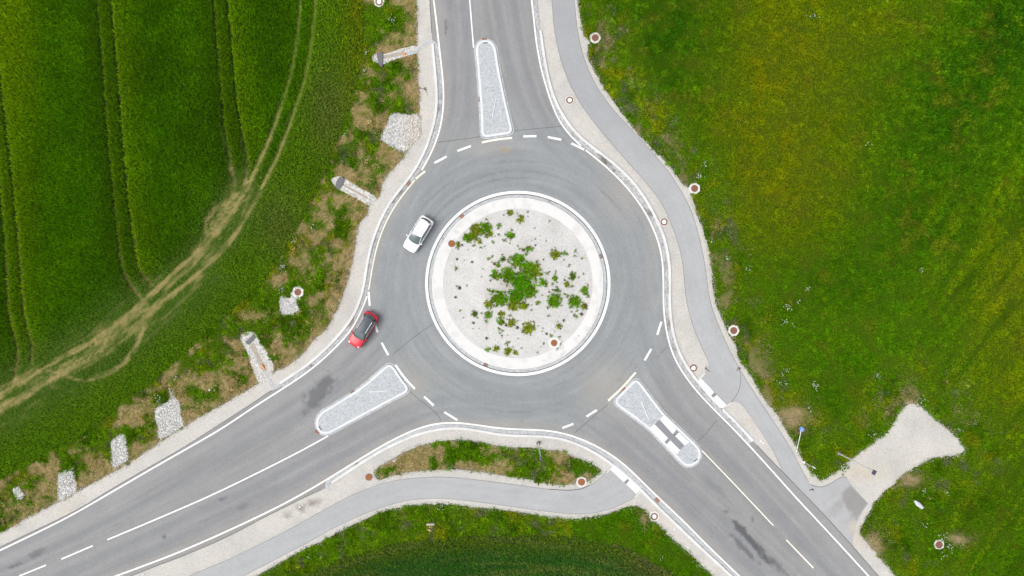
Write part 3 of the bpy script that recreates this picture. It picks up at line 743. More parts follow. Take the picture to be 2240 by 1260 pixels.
def streaks(X, Y, guides, seed):
    v = np.zeros(X.shape); wsum = np.zeros(X.shape) + 0.05; tracks = np.zeros(X.shape)
    for i, (P, hw) in enumerate(guides):
        d, a, sg = dist(P, X, Y)
        sd_ = d * sg
        k = np.exp(-(d / hw) ** 2)
        s = fbm(a / 110 + 7 * i, sd_ / 4.5 + 13 * i, seed + i, 4)
        v += k * s; wsum += k
        wob = 3 * (noise(a / 120, a * 0 + i, seed + 50 + i) - .5)
        tracks = np.maximum(tracks, np.exp(-((np.abs(sd_ + wob) - 16) / 9.0) ** 2) * np.exp(-(d / (hw * 1.2)) ** 4))
    return (v + 0.05 * 0.5) / wsum, tracks

def pline(a): return smooth(a, 25, 22)
RING = np.vstack([circ(262, 70), circ(262, 70)[:1]])
GUIDES = [(RING, 46),
    (pline([(975, -300), (995, -60), (1003, 40), (1008, 150), (1003, 250), (975, 330), (925, 410), (880, 510)]), 30),
    (pline([(1075, -300), (1100, -40), (1115, 60), (1135, 160), (1165, 250), (1215, 320), (1300, 400), (1370, 500), (1395, 600)]), 30),
    (pline([(-350, 1400), (0, 1230), (240, 1120), (440, 1012), (640, 900), (760, 810), (830, 740), (862, 660), (872, 590)]), 32),
    (pline([(-250, 1440), (100, 1290), (300, 1200), (560, 1080), (760, 975), (900, 905), (1000, 880), (1100, 885)]), 32),
    (pline([(1100, 885), (1210, 880), (1300, 915), (1380, 980), (1470, 1060), (1600, 1180), (1720, 1290), (2000, 1560)]), 32),
    (pline([(1395, 600), (1405, 680), (1430, 770), (1480, 860), (1560, 950), (1680, 1080), (1800, 1210), (2100, 1540)]), 32)]

def paint_road(X, Y):
    st, tk = streaks(X, Y, GUIDES, 200)
    c = np.zeros(X.shape + (3,)) + np.array((0.246, 0.261, 0.268))
    r = np.hypot(X - RC[0], Y - RC[1])
    appr = sst(300, 420, r)
    c = mixc(c, (0.250, 0.250, 0.251), appr)
    c = c * (0.76 + 0.48 * st)[..., None]
    c = mixc(c, (0.195, 0.205, 0.218), tk * (0.35 + 0.6 * st) * (0.40 + 0.50 * appr))
    dust = np.clip(np.exp(-((X - 880) / 60) ** 2 - ((Y - 840) / 50) ** 2) + np.exp(-((X - 1330) / 60) ** 2 - ((Y - 850) / 60) ** 2)
        + 0.8 * np.exp(-((X - 1060) / 80) ** 2 - ((Y - 320) / 20) ** 2) + 0.8 * np.exp(-((X - 1360) / 45) ** 2 - ((Y - 430) / 60) ** 2)
        + 0.8 * np.exp(-((X - 1100) / 90) ** 2 - ((Y - 928) / 9) ** 2) + 0.5 * np.exp(-((X - 1425) / 16) ** 2 - ((Y - 560) / 80) ** 2), 0, 1)
    c = mixc(c, (0.315, 0.300, 0.275), dust * (0.45 + 0.5 * fbm(X / 30, Y / 30, 220)))
    for P in (EDGE_W1, EDGE_W2, EDGE_E2[:60], EDGE_S[40:]):
        d, _, _ = dist(P[::4], X, Y)
        c = mixc(c, (0.300, 0.285, 0.262), np.exp(-(d / 13) ** 2) * 0.6)
    for P in (EDGE_W3, EDGE_S[:60], EDGE_E2[80:]):
        d, _, sg = dist(P[::4], X, Y)
        c = mixc(c, (0.33, 0.325, 0.315), np.exp(-((d - 20) / 14) ** 2) * 0.3)
    # bare shoulder beyond the edge lines
    # stains
    def blob(a, b, rx, ry, rot, col, k, sc=9, seed=300, lo=.42, hi=.62):
        nonlocal c
        u = (X - a) * math.cos(rot) + (Y - b) * math.sin(rot); v = -(X - a) * math.sin(rot) + (Y - b) * math.cos(rot)
        m = np.exp(-(u / rx) ** 2 - (v / ry) ** 2)
        t = sst(lo - .04, hi + .06, m * 0.75 + 0.85 * (fbm(u / sc * .9, v / sc * 1.5, seed, 5) - 0.35)) * sst(.02, .15, m)
        c = mixc(c, col, t * k)
    blob(700, 856, 50, 22, -0.85, (0.105, 0.108, 0.115), 0.72, 14, 301, .38, .62)
    blob(716, 835, 18, 12, -0.6, (0.13, 0.13, 0.135), 0.55, 12, 302, .5, .7)
    blob(670, 900, 18, 9, -0.5, (0.14, 0.14, 0.145), 0.5, 12, 303, .5, .75)
    blob(1640, 1180, 70, 9, 0.86, (0.075, 0.077, 0.083), 0.85, 12, 304, .36, .6)
    blob(1624, 1196, 56, 7, 0.80, (0.10, 0.10, 0.107), 0.75, 12, 305, .45, .7)
    blob(1700, 1235, 60, 8, 0.80, (0.12, 0.12, 0.125), 0.7, 12, 306, .5, .75)
    blob(80, 1212, 26, 9, -0.45, (0.13, 0.13, 0.135), 0.7, 12, 307, .45, .7)
    blob(30, 1238, 34, 5, -0.35, (0.125, 0.125, 0.13), 0.8, 12, 308, .45, .7)
    blob(486, 1092, 16, 4, -0.38, (0.13, 0.13, 0.14), 0.7, 10, 309, .45, .7)
    blob(530, 1110, 20, 6, -0.4, (0.15, 0.15, 0.155), 0.6, 10, 310, .45, .7)
    blob(976, 64, 3, 26, 0.0, (0.12, 0.12, 0.125), 0.7, 10, 311, .45, .7)
    blob(359, 1175, 4, 5, 0.2, (0.09, 0.10, 0.10), 0.8, 6, 312, .35, .6)
    blob(1646, 1138, 4, 5, 0.2, (0.11, 0.11, 0.11), 0.8, 6, 313, .35, .6)
    blob(1560, 1060, 60, 12, 0.8, (0.17, 0.18, 0.19), 0.6, 16, 314, .4, .8)
    blob(1102, 326, 16, 5, 0.35, (0.36, 0.27, 0.13), 0.75, 8, 315, .35, .7)
    for (a, b, rr, s0, s1) in ((RC[0], RC[1], 232, 3.3, 5.6), (RC[0], RC[1], 246, 4.0, 5.2), (RC[0] + 6, RC[1] + 8, 275, 3.6, 5.9), (RC[0], RC[1], 238, 0.6, 1.9), (RC[0], RC[1], 282, 0.9, 2.2)):
        rr_ = np.hypot(X - a, Y - b); th = np.arctan2(Y - b, X - a) % (2 * math.pi)
        c = mixc(c, (0.17, 0.175, 0.183), np.exp(-((rr_ - rr) / 1.8) ** 2) * sst(s0, s0 + .5, th) * sst(s1, s1 - .5, th) * 0.75 * sst(.35, .6, fbm(th * 3, rr_ * 0, 330 + int(rr))))
    sp = np.random.default_rng(88)
    for i in range(46):
        a, b = (sp.uniform(0, 2240), sp.uniform(0, 1260)); r0 = sp.uniform(1.2, 3.2)
        c = mixc(c, (0.15, 0.15, 0.155), np.exp(-(np.hypot(X - a, (Y - b) * sp.uniform(.7, 1.3)) / r0) ** 2) * sp.uniform(.25, .7))
    return np.clip(c, 0.02, 1)

def paint_path(X, Y):
    c = np.zeros(X.shape + (3,)) + np.array((0.362, 0.367, 0.371))
    gl = [(pline([(1185, -300), (1231, 0), (1250, 130), (1300, 230), (1420, 370), (1490, 480), (1520, 620), (1560, 760), (1640, 890), (1720, 1020), (1800, 1110), (1870, 1180)]), 20),
          (pline([(250, 1400), (470, 1248), (700, 1148), (850, 1080), (960, 1067), (1100, 1080), (1240, 1098), (1310, 1090), (1370, 1050)]), 20)]
    st, tk = streaks(X, Y, gl, 400)
    c = c * (0.90 + 0.20 * st)[..., None]
    g = lambda a, b, rx, ry: np.exp(-((X - a) / rx) ** 2 - ((Y - b) / ry) ** 2)
    c = mixc(c, (0.35, 0.35, 0.355), np.clip(g(1590, 860, 50, 30) * .6 + 0.9 * g(1420, 1068, 40, 16) * 0 + sst(1700, 1900, X) * .4, 0, 1))
    c = mixc(c, (0.30, 0.308, 0.318), sst(420, 200, Y) * (X > 1000) * 0.75)
    c = mixc(c, (0.245, 0.235, 0.232), 0.95 * inside([(1838, 1077), (1862, 1060), (1900, 1101), (1888, 1116), (1876, 1136), (1850, 1110)], X, Y) * (0.8 + 0.3 * st))
    c = mixc(c, (0.28, 0.272, 0.268), 0.8 * sst(.45, .65, fbm((X + Y) / 10, (X - Y) / 60, 410)) * g(1845, 1110, 40, 30))
    c = mixc(c, (0.50, 0.42, 0.30), 0.6 * g(1868, 1152, 14, 10))
    d, _, _ = dist(PATH_E_R[::3], X, Y)
    c = mixc(c, (0.34, 0.34, 0.34), np.exp(-(d / 2.5) ** 2) * 0.35)
    return c

path_e = area('bicycle_path', PATH_E, 0.016, M['path'], (), 7, paint_path, None, 'structure')
path_s = area('footpath', PATH_S, 0.016, M['path'], (), 7, paint_path, None, 'structure')
road = area('road', ROAD, 0.024, M['asphalt'], [circ(190, 120)], 4.2, paint_road, None, 'structure')

# raised gravel triangle between road and path
TRI = [(1582, 893.5)] + TRI_R[:-1] + [(1709, 1025), (1700, 1019), (1651, 967), (1646.7, 960)] + [tuple(p) for p in KERB_E[KERB_E[:, 1] > 896][::-1][1:]]
area('gravel_triangle', TRI, 0.05, M['gravel'], (), 8, paint_gravel, None, 'structure')

# path seams and the dark edges of the asphalt
line('seam', smooth([(1614, 800), (1618.5, 812), (1620.5, 826), (1617, 852), (1607, 870), (1600, 879)], 6), 1.0, 0.021, M['seam'], path_e)
for P in (PATH_E_L[60:], PATH_E_R[60:], A(TRI_R[3:])):
    line('edge_joint', P, 0.7, 0.020, M['seam'], path_e)
line('edge_joint', smooth(MOUTH[:9], 4), 1.1, 0.021, M['seam'], path_e)
for P in (PATH_S_T[20:], PATH_S_B[20:]):
    line('edge_joint', P, 0.6, 0.020, M['seam'], path_s)
line('edge_joint', smooth([(1200, 1070), (1243, 1072.3), (1271.4, 1069), (1290, 1061)], 4), 1.6, 0.021, M['seam'], path_s)
for pl, wd in (([(956, 311.5), (1000, 306), (1055, 298.5)], 1.1), ([(1122, 286), (1180, 281), (1232, 275.5)], 1.1), ([(946, 709), (905, 738), (858, 776)], 1.0), ([(895, 855), (925, 880), (948, 898), (962, 912), (965.5, 922)], 1.1),
               ([(1256, 948), (1290, 918), (1330, 884)], 1.0), ([(1460, 760), (1449, 768), (1439, 782)], 0.9), ([(1526, 965), (1545, 947), (1569, 918)], 1.0)):
    line('seam', smooth(pl, 8), wd, 0.0285, M['seam'], road)
for P in (smooth(ASPH_SW, 10)[2:], smooth(ASPH_S, 10)[:-2], smooth(ASPH_E, 10)[2:], A(ASPH_NW[:4])):
    line('asphalt_edge', P, 1.3, 0.0285, M['seam'], road)

# ------------------------------------------------------------------ road markings
ZM = 0.029
for P, wd, mt in ((EDGE_W1, 3.3, 'line'), (EDGE_W2, 2.8, 'line_warm'), (EDGE_W3, 3.2, 'line'), (EDGE_E1, 3.3, 'line'), (EDGE_E2, 3.3, 'line'), (EDGE_S, 3.5, 'line')):
    line('edge_line', P, wd, ZM, M[mt], road)
ribbon('ring_line', circ(202.5), circ(196.4), ZM, M['line'], road, True)
ribbon('seam', circ(195.9), circ(194.6), ZM, M['seam'], road, True)
for P, wd, mt in (([(1005, -250), (1018, -100), (1027.5, 0), (1031.5, 50), (1036, 104.5)], 2.7, 'line'), ([(718, 953.5), (632, 1000), (480, 1075), (360, 1128), (235, 1180.6)], 3.0, 'line'),
                  ([(1533, 983), (1606.7, 1059.5), (1691.7, 1149.6)], 2.7, 'line_warm')):
    line('centre_line', smooth(P, 15), wd, ZM, M[mt], road)
for a, b, mt in (((203.5, 1193.5), (134.4, 1223), 'line'), ((101, 1236), (42, 1260), 'line'), ((10, 1274), (-55, 1300), 'line'), ((-90, 1316), (-160, 1346), 'line'),
                 ((1719.6, 1180.6), (1779.4, 1242.5), 'line_warm'), ((1808, 1273), (1868, 1336), 'line_warm'), ((1900, 1370), (1960, 1433), 'line_warm')):
    line('lane_dash', [a, b], 3.0, ZM, M[mt], road)
for pl, mt in (([(1000.7, 330.3), (1030, 319.5)], 'line'), ([(950.5, 356.5), (977, 342.5)], 'line'), ([(909.3, 391.4), (929.8, 374.5)], 'line_warm'), ([(1054, 311.7), (1087, 305.2), (1120.4, 301.7)], 'line_warm'),
               ([(1144.8, 298.6), (1173.6, 297.8)], 'line'), ([(1198.4, 300), (1227.6, 305.6)], 'line'), ([(1250, 313.8), (1277.9, 327.4)], 'line'),
               ([(806.2, 638), (809, 669)], 'line'), ([(818, 700), (826, 727)], 'line'), ([(834.8, 749.5), (849.5, 776.7)], 'line'), ([(865, 798), (885, 826), (907.4, 850.5)], 'line'),
               ([(927.9, 867.4), (948.7, 886.9)], 'line'), ([(972, 901.3), (1000.5, 919)], 'line'), ([(1230, 936.2), (1254.3, 927)], 'line'), ([(1282.9, 911), (1305.5, 896.7)], 'line'),
               ([(1330.5, 876.4), (1361.4, 847.2), (1390.5, 814.5)], 'line_warm'), ([(1410, 788.3), (1424.5, 763.3)], 'line'), ([(1437.6, 732.4), (1446.7, 703.8)], 'line')):
    P = A(pl) if len(pl) == 2 else smooth(pl, 6)
    line('give_way_dash', P, 4.6, ZM + .004, M[mt], road)

# ------------------------------------------------------------------ kerbs and gutters along the roads
def gutter_between(name, K, E, mat, kind='structure', hw=2.6, le=2.6):
    N = nearest_on(K, E); D = N - K; L = np.hypot(*D.T)[:, None]; U = D / np.maximum(L, 1e-6)
    keep = (L[:, 0] > hw + le + 1.5)
    K2, U2, L2 = K[keep], U[keep], L[keep]
    return ribbon(name, K2 + U2 * hw, K2 + U2 * (L2 - le), 0.034, mat, None, False, True, kind)
EW = np.vstack([resample(EDGE_W1, 1.0), resample([EDGE_W1[-1], EDGE_W2[0]], 1.0), resample(EDGE_W2, 1.0), resample([EDGE_W2[-1], EDGE_W3[0]], 1), resample(EDGE_W3, 1.0)])
EE = np.vstack([resample(EDGE_E1, 1.0), resample([EDGE_E1[-1], EDGE_E2[0]], 1.0), resample(EDGE_E2, 1.0)])
ES = resample(EDGE_S, 1.0)
ribs = [('gutter', KERB_W, EW, 'gutter'), ('gutter', KERB_E, EE, 'gutter'), ('gutter', KERB_S, ES, 'gutter_clean')]
for nm, K, E, mt in ribs: gutter_between(nm, K, E, M[mt])
ribbon('gutter', A([(1165.3, -2), (1168, 25), (1171.5, 50), (1174.5, 66)]), A([(1174.5, -2), (1177.5, 25), (1180, 50), (1181, 66)]), 0.034, M['gutter'], None, False, True, 'structure')
low = lambda P, ranges: P
KE = KERB_E
seg1 = KE[KE[:, 1] < 833]; seg2 = KE[(KE[:, 1] >= 831) & (KE[:, 1] <= 894)]; seg3 = KE[KE[:, 1] > 893]
kerb_stones('kerb', seg1, 5.4, 0.0, 0.15, M['kerb'], None, False, 18.4, 'structure')
kerb_stones('lowered_kerb', seg2, 5.2, 0.0, 0.06, M['kerb'], None, False, 18.4, 'structure', (0.64, 0.66, 0.66))
kerb_stones('kerb', seg3, 5.4, 0.0, 0.15, M['kerb'], None, False, 18.4, 'structure', (0.62, 0.64, 0.65))
kerb_stones('kerb', KERB_W, 5.4, 0.0, 0.15, M['kerb'], None, False, 18.4, 'structure')
KS = KERB_S
i1 = np.argmin(np.hypot(KS[:, 0] - 1339, KS[:, 1] - 1015)); i2 = np.argmin(np.hypot(KS[:, 0] - 1400, KS[:, 1] - 1068))
kerb_stones('kerb', KS[:i1 + 1], 5.4, 0.0, 0.15, M['kerb'], None, False, 18.4, 'structure')
kerb_stones('lowered_kerb', KS[i1:i2 + 1], 5.2, 0.0, 0.06, M['kerb'], None, False, 18.4, 'structure', (0.64, 0.66, 0.66))
kerb_stones('kerb', KS[i2:], 5.4, 0.0, 0.15, M['kerb'], None, False, 18.4, 'structure')
# gutter noses that curl away from the road at the kerb ends
def nose(P, wd, mat='gutter_clean'):
    P = smooth(P, 5, 3)
    ribbon('gutter', offset(P, wd / 2), offset(P, -wd / 2), 0.036, M[mat], None, False, True, 'structure')
    kerb_stones('edging', offset(P, wd / 2 + 1.0), 2.0, 0.0, 0.05, M['kerb'], None, False, 9, 'structure', (0.52, 0.53, 0.53))
nose([(955.5, 120), (953, 103), (948, 94), (938, 92), (928, 97), (918, 107), (905, 113), (885, 118)], 6.5)
nose([(620, 838), (608, 847), (600, 848), (593, 841), (586, 828), (581, 812)], 5.5)
nose([(733, 1046), (722, 1051), (717, 1057), (716, 1065), (721, 1074)], 6)
nose([(1638, 952), (1643, 957), (1648, 963)], 7)
# tactile slabs of the crossings
def quad(name, q, z0, z1, mat, parent=None):
    bm = bmesh.new()
    lo = [bm.verts.new(W(p, z0)) for p in q]; hi = [bm.verts.new(W(p, z1)) for p in q]
    bm.faces.new(hi)
    for i in range(4): bm.faces.new((lo[i], lo[(i + 1) % 4], hi[(i + 1) % 4], hi[i]))
    return bm_obj(name, bm, mat, parent)
def crossing(o, us, vs, q, label, origin):
    r = empty('tactile_paving', W(origin, 0.0), 0, label, 'tactile paving', 'tactile crossing strips')
    for nm, qq, mt in q:
        ob = quad(nm, [(p[0] - origin[0] + CX, p[1] - origin[1] + CY) for p in qq], 0.005, 0.055 if mt != 'concrete' else 0.075, M[mt], r)
    return r
crossing(0, 0, 0, [('white_slab', [(1523.6, 835.5), (1534, 828.2), (1561.8, 858), (1553.4, 865.8)], 'tactile'),
                   ('dark_slab', [(1554, 866.4), (1562.4, 858.6), (1567, 863.6), (1558.6, 871.2)], 'slab'),
                   ('white_slab', [(1559.2, 871.8), (1567.5, 864.2), (1589, 885.7), (1580, 893)], 'tactile'),
                   ('edge_stone', [(1580.8, 893), (1589.6, 885.8), (1600, 879.6), (1601, 881.5), (1591, 888)][:4], 'concrete'),
                   ('edge_stone', [(1524.5, 833.5), (1534, 827.2), (1542.5, 817.5), (1540.5, 815.5)], 'concrete')],
         'white tactile strip with dark grey insert where the bicycle path meets the road', (1556, 860))
crossing(0, 0, 0, [('white_slab', [(1334.6, 1026.4), (1341.5, 1019), (1372.6, 1046.3), (1364.6, 1054.4)], 'tactile'),
                   ('dark_slab', [(1365.0, 1054.9), (1373.0, 1046.8), (1376.4, 1050.4), (1369.6, 1058.4)], 'slab'),
                   ('white_slab', [(1370.2, 1059), (1377.0, 1051), (1400, 1072), (1391.4, 1080)], 'tactile'),
                   ('edge_stone', [(1326.5, 1033.2), (1328.0, 1034.6), (1335.6, 1027.2), (1334, 1025.7)], 'concrete'),
                   ('edge_stone', [(1387.6, 1087.4), (1389.2, 1088.9), (1402.2, 1076.0), (1400.6, 1074.2)], 'concrete')],
         'white tactile strip with dark grey insert at the end of the southern footpath', (1368, 1050))

# ------------------------------------------------------------------ the roundabout island
isl = empty('roundabout_island', W(RC), 0, 'round raised gravel island with white concrete apron and scattered weeds', 'traffic island')
def at(P, o): return np.asarray(P) - np.array(o) + np.array((CX, CY))
g_ = ribbon('gutter', at(circ(194.2), RC), at(circ(187.2), RC), 0.034, M['gutter_clean'], isl, True, True)
kerb_stones('kerb', at(circ(186.0, 260), RC), 2.6, 0.0, 0.10, M['kerb'], isl, True, 18.4, None, (0.66, 0.66, 0.65), 0.04)
def paint_apron(X, Y):
    r = np.hypot(X - CX, Y - CY); th = np.arctan2(Y - CY, X - CX)
    c = np.zeros(X.shape + (3,)) + np.array((0.64, 0.635, 0.62))
    c = mixc(c, (0.54, 0.53, 0.51), sst(.5, .7, fbm(X / 14, Y / 14, 501)) * .6)
    c = mixc(c, (0.30, 0.27, 0.24), sst(.62, .75, fbm(th * 9, r / 8, 502)) * .35 * ((th < -2.2) | (np.abs(th - .7) < .4)))
    return c
area('apron', at(circ(184.8), RC), 0.105, M['kerb'], [at(circ(163.5), RC)], 6, paint_apron, isl)
def paint_bed(X, Y):
    c = np.zeros(X.shape + (3,)) + np.array((0.515, 0.508, 0.50))
    c = mixc(c, (0.42, 0.412, 0.40), sst(.5, .75, fbm(X / 30, Y / 30, 511)) * .45)
    c = mixc(c, (0.55, 0.54, 0.53), sst(.5, .7, fbm(X / 18, Y / 18, 512)) * .5)
    c = mixc(c, (0.28, 0.24, 0.18), np.exp(-((X - CX) / 50) ** 2 - ((Y - CY) / 55) ** 2) * .5)
    return c
V_, T_ = area_mesh(at(circ(163.8), RC), (), 6)
r_ = np.hypot(V_[:, 0] - CX, V_[:, 1] - CY)
z_ = 0.10 + 0.35 * sst(163, 20, r_) + 0.03 * (fbm(V_[:, 0] / 15, V_[:, 1] / 15, 520) - .5) * (r_ < 160)
mesh_np('gravel_bed', np.c_[(V_[:, 0] - CX) / S, -(V_[:, 1] - CY) / S, z_], T_, M['bed'], isl, paint_bed(V_[:, 0], V_[:, 1]))
def bed_z(p):
    r = math.hypot(p[0] - RC[0], p[1] - RC[1]); t = min(max((163 - r) / 143, 0), 1)
    return 0.10 + 0.35 * t * t * (3 - 2 * t) - 0.01

# ------------------------------------------------------------------ splitter islands
def splitter(outline, label, seed, panels=None, sett_rot=0.0):
    O = resample(outline, 4, True)
    c = O.mean(0)
    r = empty('traffic_island', W(c), 0, label, 'traffic island', 'kerbed splitter islands of the roundabout arms')
    L = at(O, c)
    # make sure the offset goes inward
    def inn(d):
        a = offset(L, d, True)
        ar = lambda P: abs(0.5 * np.sum(P[:, 0] * np.roll(P[:, 1], -1) - np.roll(P[:, 0], -1) * P[:, 1]))
        return a if (ar(a) < ar(L)) == (d > 0) else offset(L, -d, True)
    ribbon('gutter', inn(-4.0), inn(-0.4), 0.032, M['gutter_clean'], r, True, True)
    kerb_stones('kerb', inn(2.6), 5.2, 0.0, 0.16, M['kerb'], r, True, 16, None, (0.63, 0.65, 0.67), 0.05)
    pv = area('paving', inn(5.0), 0.15, M['setts'], (), None, None, r)
    pv.rotation_euler = (0, 0, 0)
    if panels:
        for nm, q, mt, z in panels:
            quad(nm, at(q, c), 0.14, z, M[mt], r)
    return r
ISL_N = [(1041, 107), (1046, 95), (1053, 90), (1062, 88), (1071, 90), (1078, 95), (1084.6, 107), (1089, 135), (1093.8, 162), (1100, 192), (1107, 225), (1114, 255), (1120, 281), (1119.5, 288), (1114.5, 293), (1100, 295.5), (1083, 298), (1066, 300.4), (1058, 299.5), (1053.5, 293), (1052.5, 265), (1051, 235.7), (1048.5, 200), (1046, 170), (1043.5, 138)]
ISL_W = [(692, 927), (693.5, 937), (699, 944.8), (710, 949.2), (723.3, 947), (742, 937.5), (765.6, 924.8), (792, 910.5), (818.4, 896.5), (838, 886), (856, 876.5), (875, 866.5), (887, 860), (892.5, 854), (892.5, 846.4), (883, 833.8), (872, 818), (862, 803), (855, 798), (847, 798.8), (830.4, 812), (816, 825), (803.3, 836), (780.7, 853), (758, 867.5), (735.4, 881.5), (718, 892), (705, 900), (696, 910.5), (692.5, 919)]
ISL_S = [(1345.5, 878), (1347, 871.5), (1352, 866.7), (1368, 850), (1384, 834), (1391, 830.8), (1398, 834), (1412, 852), (1432, 878), (1452, 904), (1478, 929), (1503, 953), (1526, 976), (1532, 988.4), (1530.5, 1003), (1520, 1015.3), (1505.7, 1020), (1493.3, 1015), (1470, 991), (1445, 965), (1419, 939), (1400, 924), (1382, 910), (1362, 896), (1348, 885)]
i_n = splitter(ISL_N, 'long wedge shaped island of grey setts with white kerb on the north road', 1)
i_w = splitter(ISL_W, 'wedge shaped sett island with white kerb on the southwest road below the red car', 2)
def zq(pts): return [(1320 + x / 4.846, 780 + y / 4.846) for x, y in pts]
i_s = splitter(ISL_S, 'wedge shaped sett island with white and dark crossing slabs on the southeast road', 3, [
    ('white_slab', zq([(484, 757), (538, 716), (680, 861), (637, 905)]), 'tactile', 0.158), ('white_slab', zq([(668, 928), (706, 887), (806, 988), (778, 1030)]), 'tactile', 0.158),
    ('white_slab', zq([(594, 664), (640, 620), (768, 772), (732, 818)]), 'tactile', 0.158), ('white_slab', zq([(760, 842), (798, 802), (905, 908), (858, 938)]), 'tactile', 0.158),
    ('dark_slab', zq([(540, 716), (592, 664), (856, 940), (808, 986)]), 'slab', 0.157),
    ('dark_slab', zq([(640, 906), (682, 863), (705, 886), (666, 926)]), 'slab', 0.157), ('dark_slab', zq([(734, 820), (770, 775), (797, 801), (758, 841)]), 'slab', 0.157)])

# posts lying on the islands
def lying_post(a, b, z, label):
    bm = bmesh.new(); m = ((a[0] + b[0]) / 2, (a[1] + b[1]) / 2)
    A_, B_ = Vector(W(a, 0.04)) - Vector(W(m)), Vector(W(b, 0.04)) - Vector(W(m))
    tube(bm, A_, B_, 0.038, 0.038, 12)
    e = B_ + (B_ - A_).normalized() * 0.02
    tube(bm, B_, e, 0.046, 0.046, 12)
    o = bm_obj('sign_post', bm, M['white'], None); o.location = W(m, z)
    return tag(o, label, 'post', 'white posts lying on the splitter islands')
lying_post((1084.5, 217), (1077.5, 257), 0.152, 'thin white post lying flat on the paving of the north island')
lying_post((807.5, 857), (847.5, 854.4), 0.152, 'thin white post lying flat on the paving of the southwest island')
lying_post((1402, 876.5), (1418, 915.5), 0.152, 'thin white post lying flat on the paving of the southeast island')
def base_plate(p, rz, label):
    bm = bmesh.new()
    for s in (-0.14, 0.14):
        box(bm, s * math.cos(rz), s * math.sin(rz), 0.03, 0.20, 0.11, 0.06, rz, 0.012)
        tube(bm, (s * math.cos(rz), s * math.sin(rz), 0.06), (s * math.cos(rz), s * math.sin(rz), 0.11), 0.03, 0.026, 8)
    o = bm_obj('sign_socket', bm, M['panel']); o.location = W(p, 0.152)
    tag(o, label, 'socket', 'dark sign sockets at the island tips')
base_plate((1062, 95), 0.05, 'pair of dark sockets at the rounded tip of the north island')
base_plate((701, 936), -0.9, 'pair of dark sockets at the rounded tip of the southwest island')
base_plate((1521, 1006), 0.6, 'pair of dark sockets at the rounded tip of the southeast island')

# ------------------------------------------------------------------ manholes and grates
def annulus(bm, r0, r1, z0, z1, n=32):
    lathe(bm, [(r0, z0), (r0, z1), (r1, z1), (r1, z0)], n)
def cover_bm(r, z):
    bm = bmesh.new()
    lathe(bm, [(0, z + .004), (r * .22, z + .004), (r * .24, z + .016), (r * .30, z + .016), (r * .32, z + .004), (r * .55, z + .004), (r * .57, z + .016), (r * .63, z + .016), (r * .65, z + .004), (r * .9, z + .004), (r * .92, z + .014), (r, z + .014), (r, z - 0.02)], 28)
    for k in range(8):
        a = k * math.pi / 4
        box(bm, math.cos(a) * r * .44, math.sin(a) * r * .44, z + .008, r * .2, r * .06, .016, a)
    return bm
def manhole(p, label, style, z=0.02, collar=0.66, r=0.37, tail=None):
    o = empty('manhole', W(p, z), 0, label, 'manhole', 'manholes beside the roads')
    if collar:
        bm = bmesh.new(); annulus(bm, r + 0.05, collar, -0.05, 0.07)
        if tail:
            dx, dy = tail
            L_ = math.hypot(dx, dy); ux, uy = dx / L_, -dy / L_
            for s in range(7):
                t = s / 6; ww = collar * (0.95 - 0.75 * t) * 2
                box(bm, ux * (collar * .8 + t * L_ / S), uy * (collar * .8 + t * L_ / S), 0.008, L_ / S / 5, ww, 0.1, math.atan2(uy, ux))
        for v in bm.verts:
            if math.hypot(v.co.x, v.co.y) > collar * .9: 
                k_ = 1 + 0.05 * math.sin(7 * math.atan2(v.co.y, v.co.x) + p[0]) + random.uniform(-.04, .04); v.co.x *= k_; v.co.y *= k_
        bm_obj('collar', bm, M['concrete'], o)
    bm = bmesh.new(); annulus(bm, r - 0.005 if style != 'white' else r * .68, r + 0.045, -0.04, 0.082); bm_obj('frame', bm, M['rustdark'], o)
    if style == 'white':
        bm = bmesh.new(); lathe(bm, [(0, .078), (r * .3, .078), (r * .32, .07), (r * .6, .07), (r * .672, .078), (r * .672, 0)], 28); bm_obj('cover', bm, M['tactile'], o)
    else:
        bm_obj('cover', cover_bm(r - 0.012, .062), M['rust'] if style == 'rust' else M['rustdark'], o)
    return o
manhole((1302, 83), 'rusty manhole with wide white concrete collar at the meadow edge beside the northern path', 'brown')
manhole((1519, 412.5), 'rusty manhole with white concrete collar where the path bends south, east side', 'brown')
manhole((1604.5, 723), 'rusty manhole with rough concrete collar in the gravel edge above the path fork', 'brown')
manhole((652, 639), 'rusty manhole in a drop shaped concrete collar above the small heart shaped stone patch', 'brown', 0.02, 0.68, 0.36, (-9, 14))
manhole((829.5, 4.5), 'white centred manhole in pale collar at the top edge of the western verge', 'white', 0.02, 0.60, 0.40)
manhole((2053.5, 1191), 'weathered brown manhole among white flowers in the southeast meadow', 'brown', 0.02, 0.60, 0.38)
manhole((1272, 1054), 'bright orange rusty manhole in white collar at the tip of the green strip', 'rust', 0.02, 0.62, 0.38)
manhole((807, 1043.5), 'orange rusty manhole bare in the gravel west of the green strip', 'rust', 0.0, 0, 0.36)
manhole((988, 533), 'orange rusty manhole on the apron of the roundabout island nearest the white car', 'rust', 0.075, 0, 0.36)
manhole((1212, 750), 'orange rusty manhole in a pale concrete pad on the south side of the roundabout island', 'rust', 0.10, 0.72, 0.34, (9, 6))
manhole((1246, 219.5), 'white manhole with red brown ring in the gravel strip beside the north road', 'white', 0.0, 0.52, 0.38)
manhole((1452.5, 485.5), 'white manhole with red brown ring in the gravel strip right of the roundabout', 'white', 0.0, 0.5, 0.38)
manhole((1516.5, 805), 'white manhole with red brown ring at the gravel tip above the tactile crossing', 'white', 0.0, 0.46, 0.38)
manhole((1431, 1129.5), 'white manhole with red brown ring beside the southern kerb below the footpath end', 'white', 0.0, 0.62, 0.38)

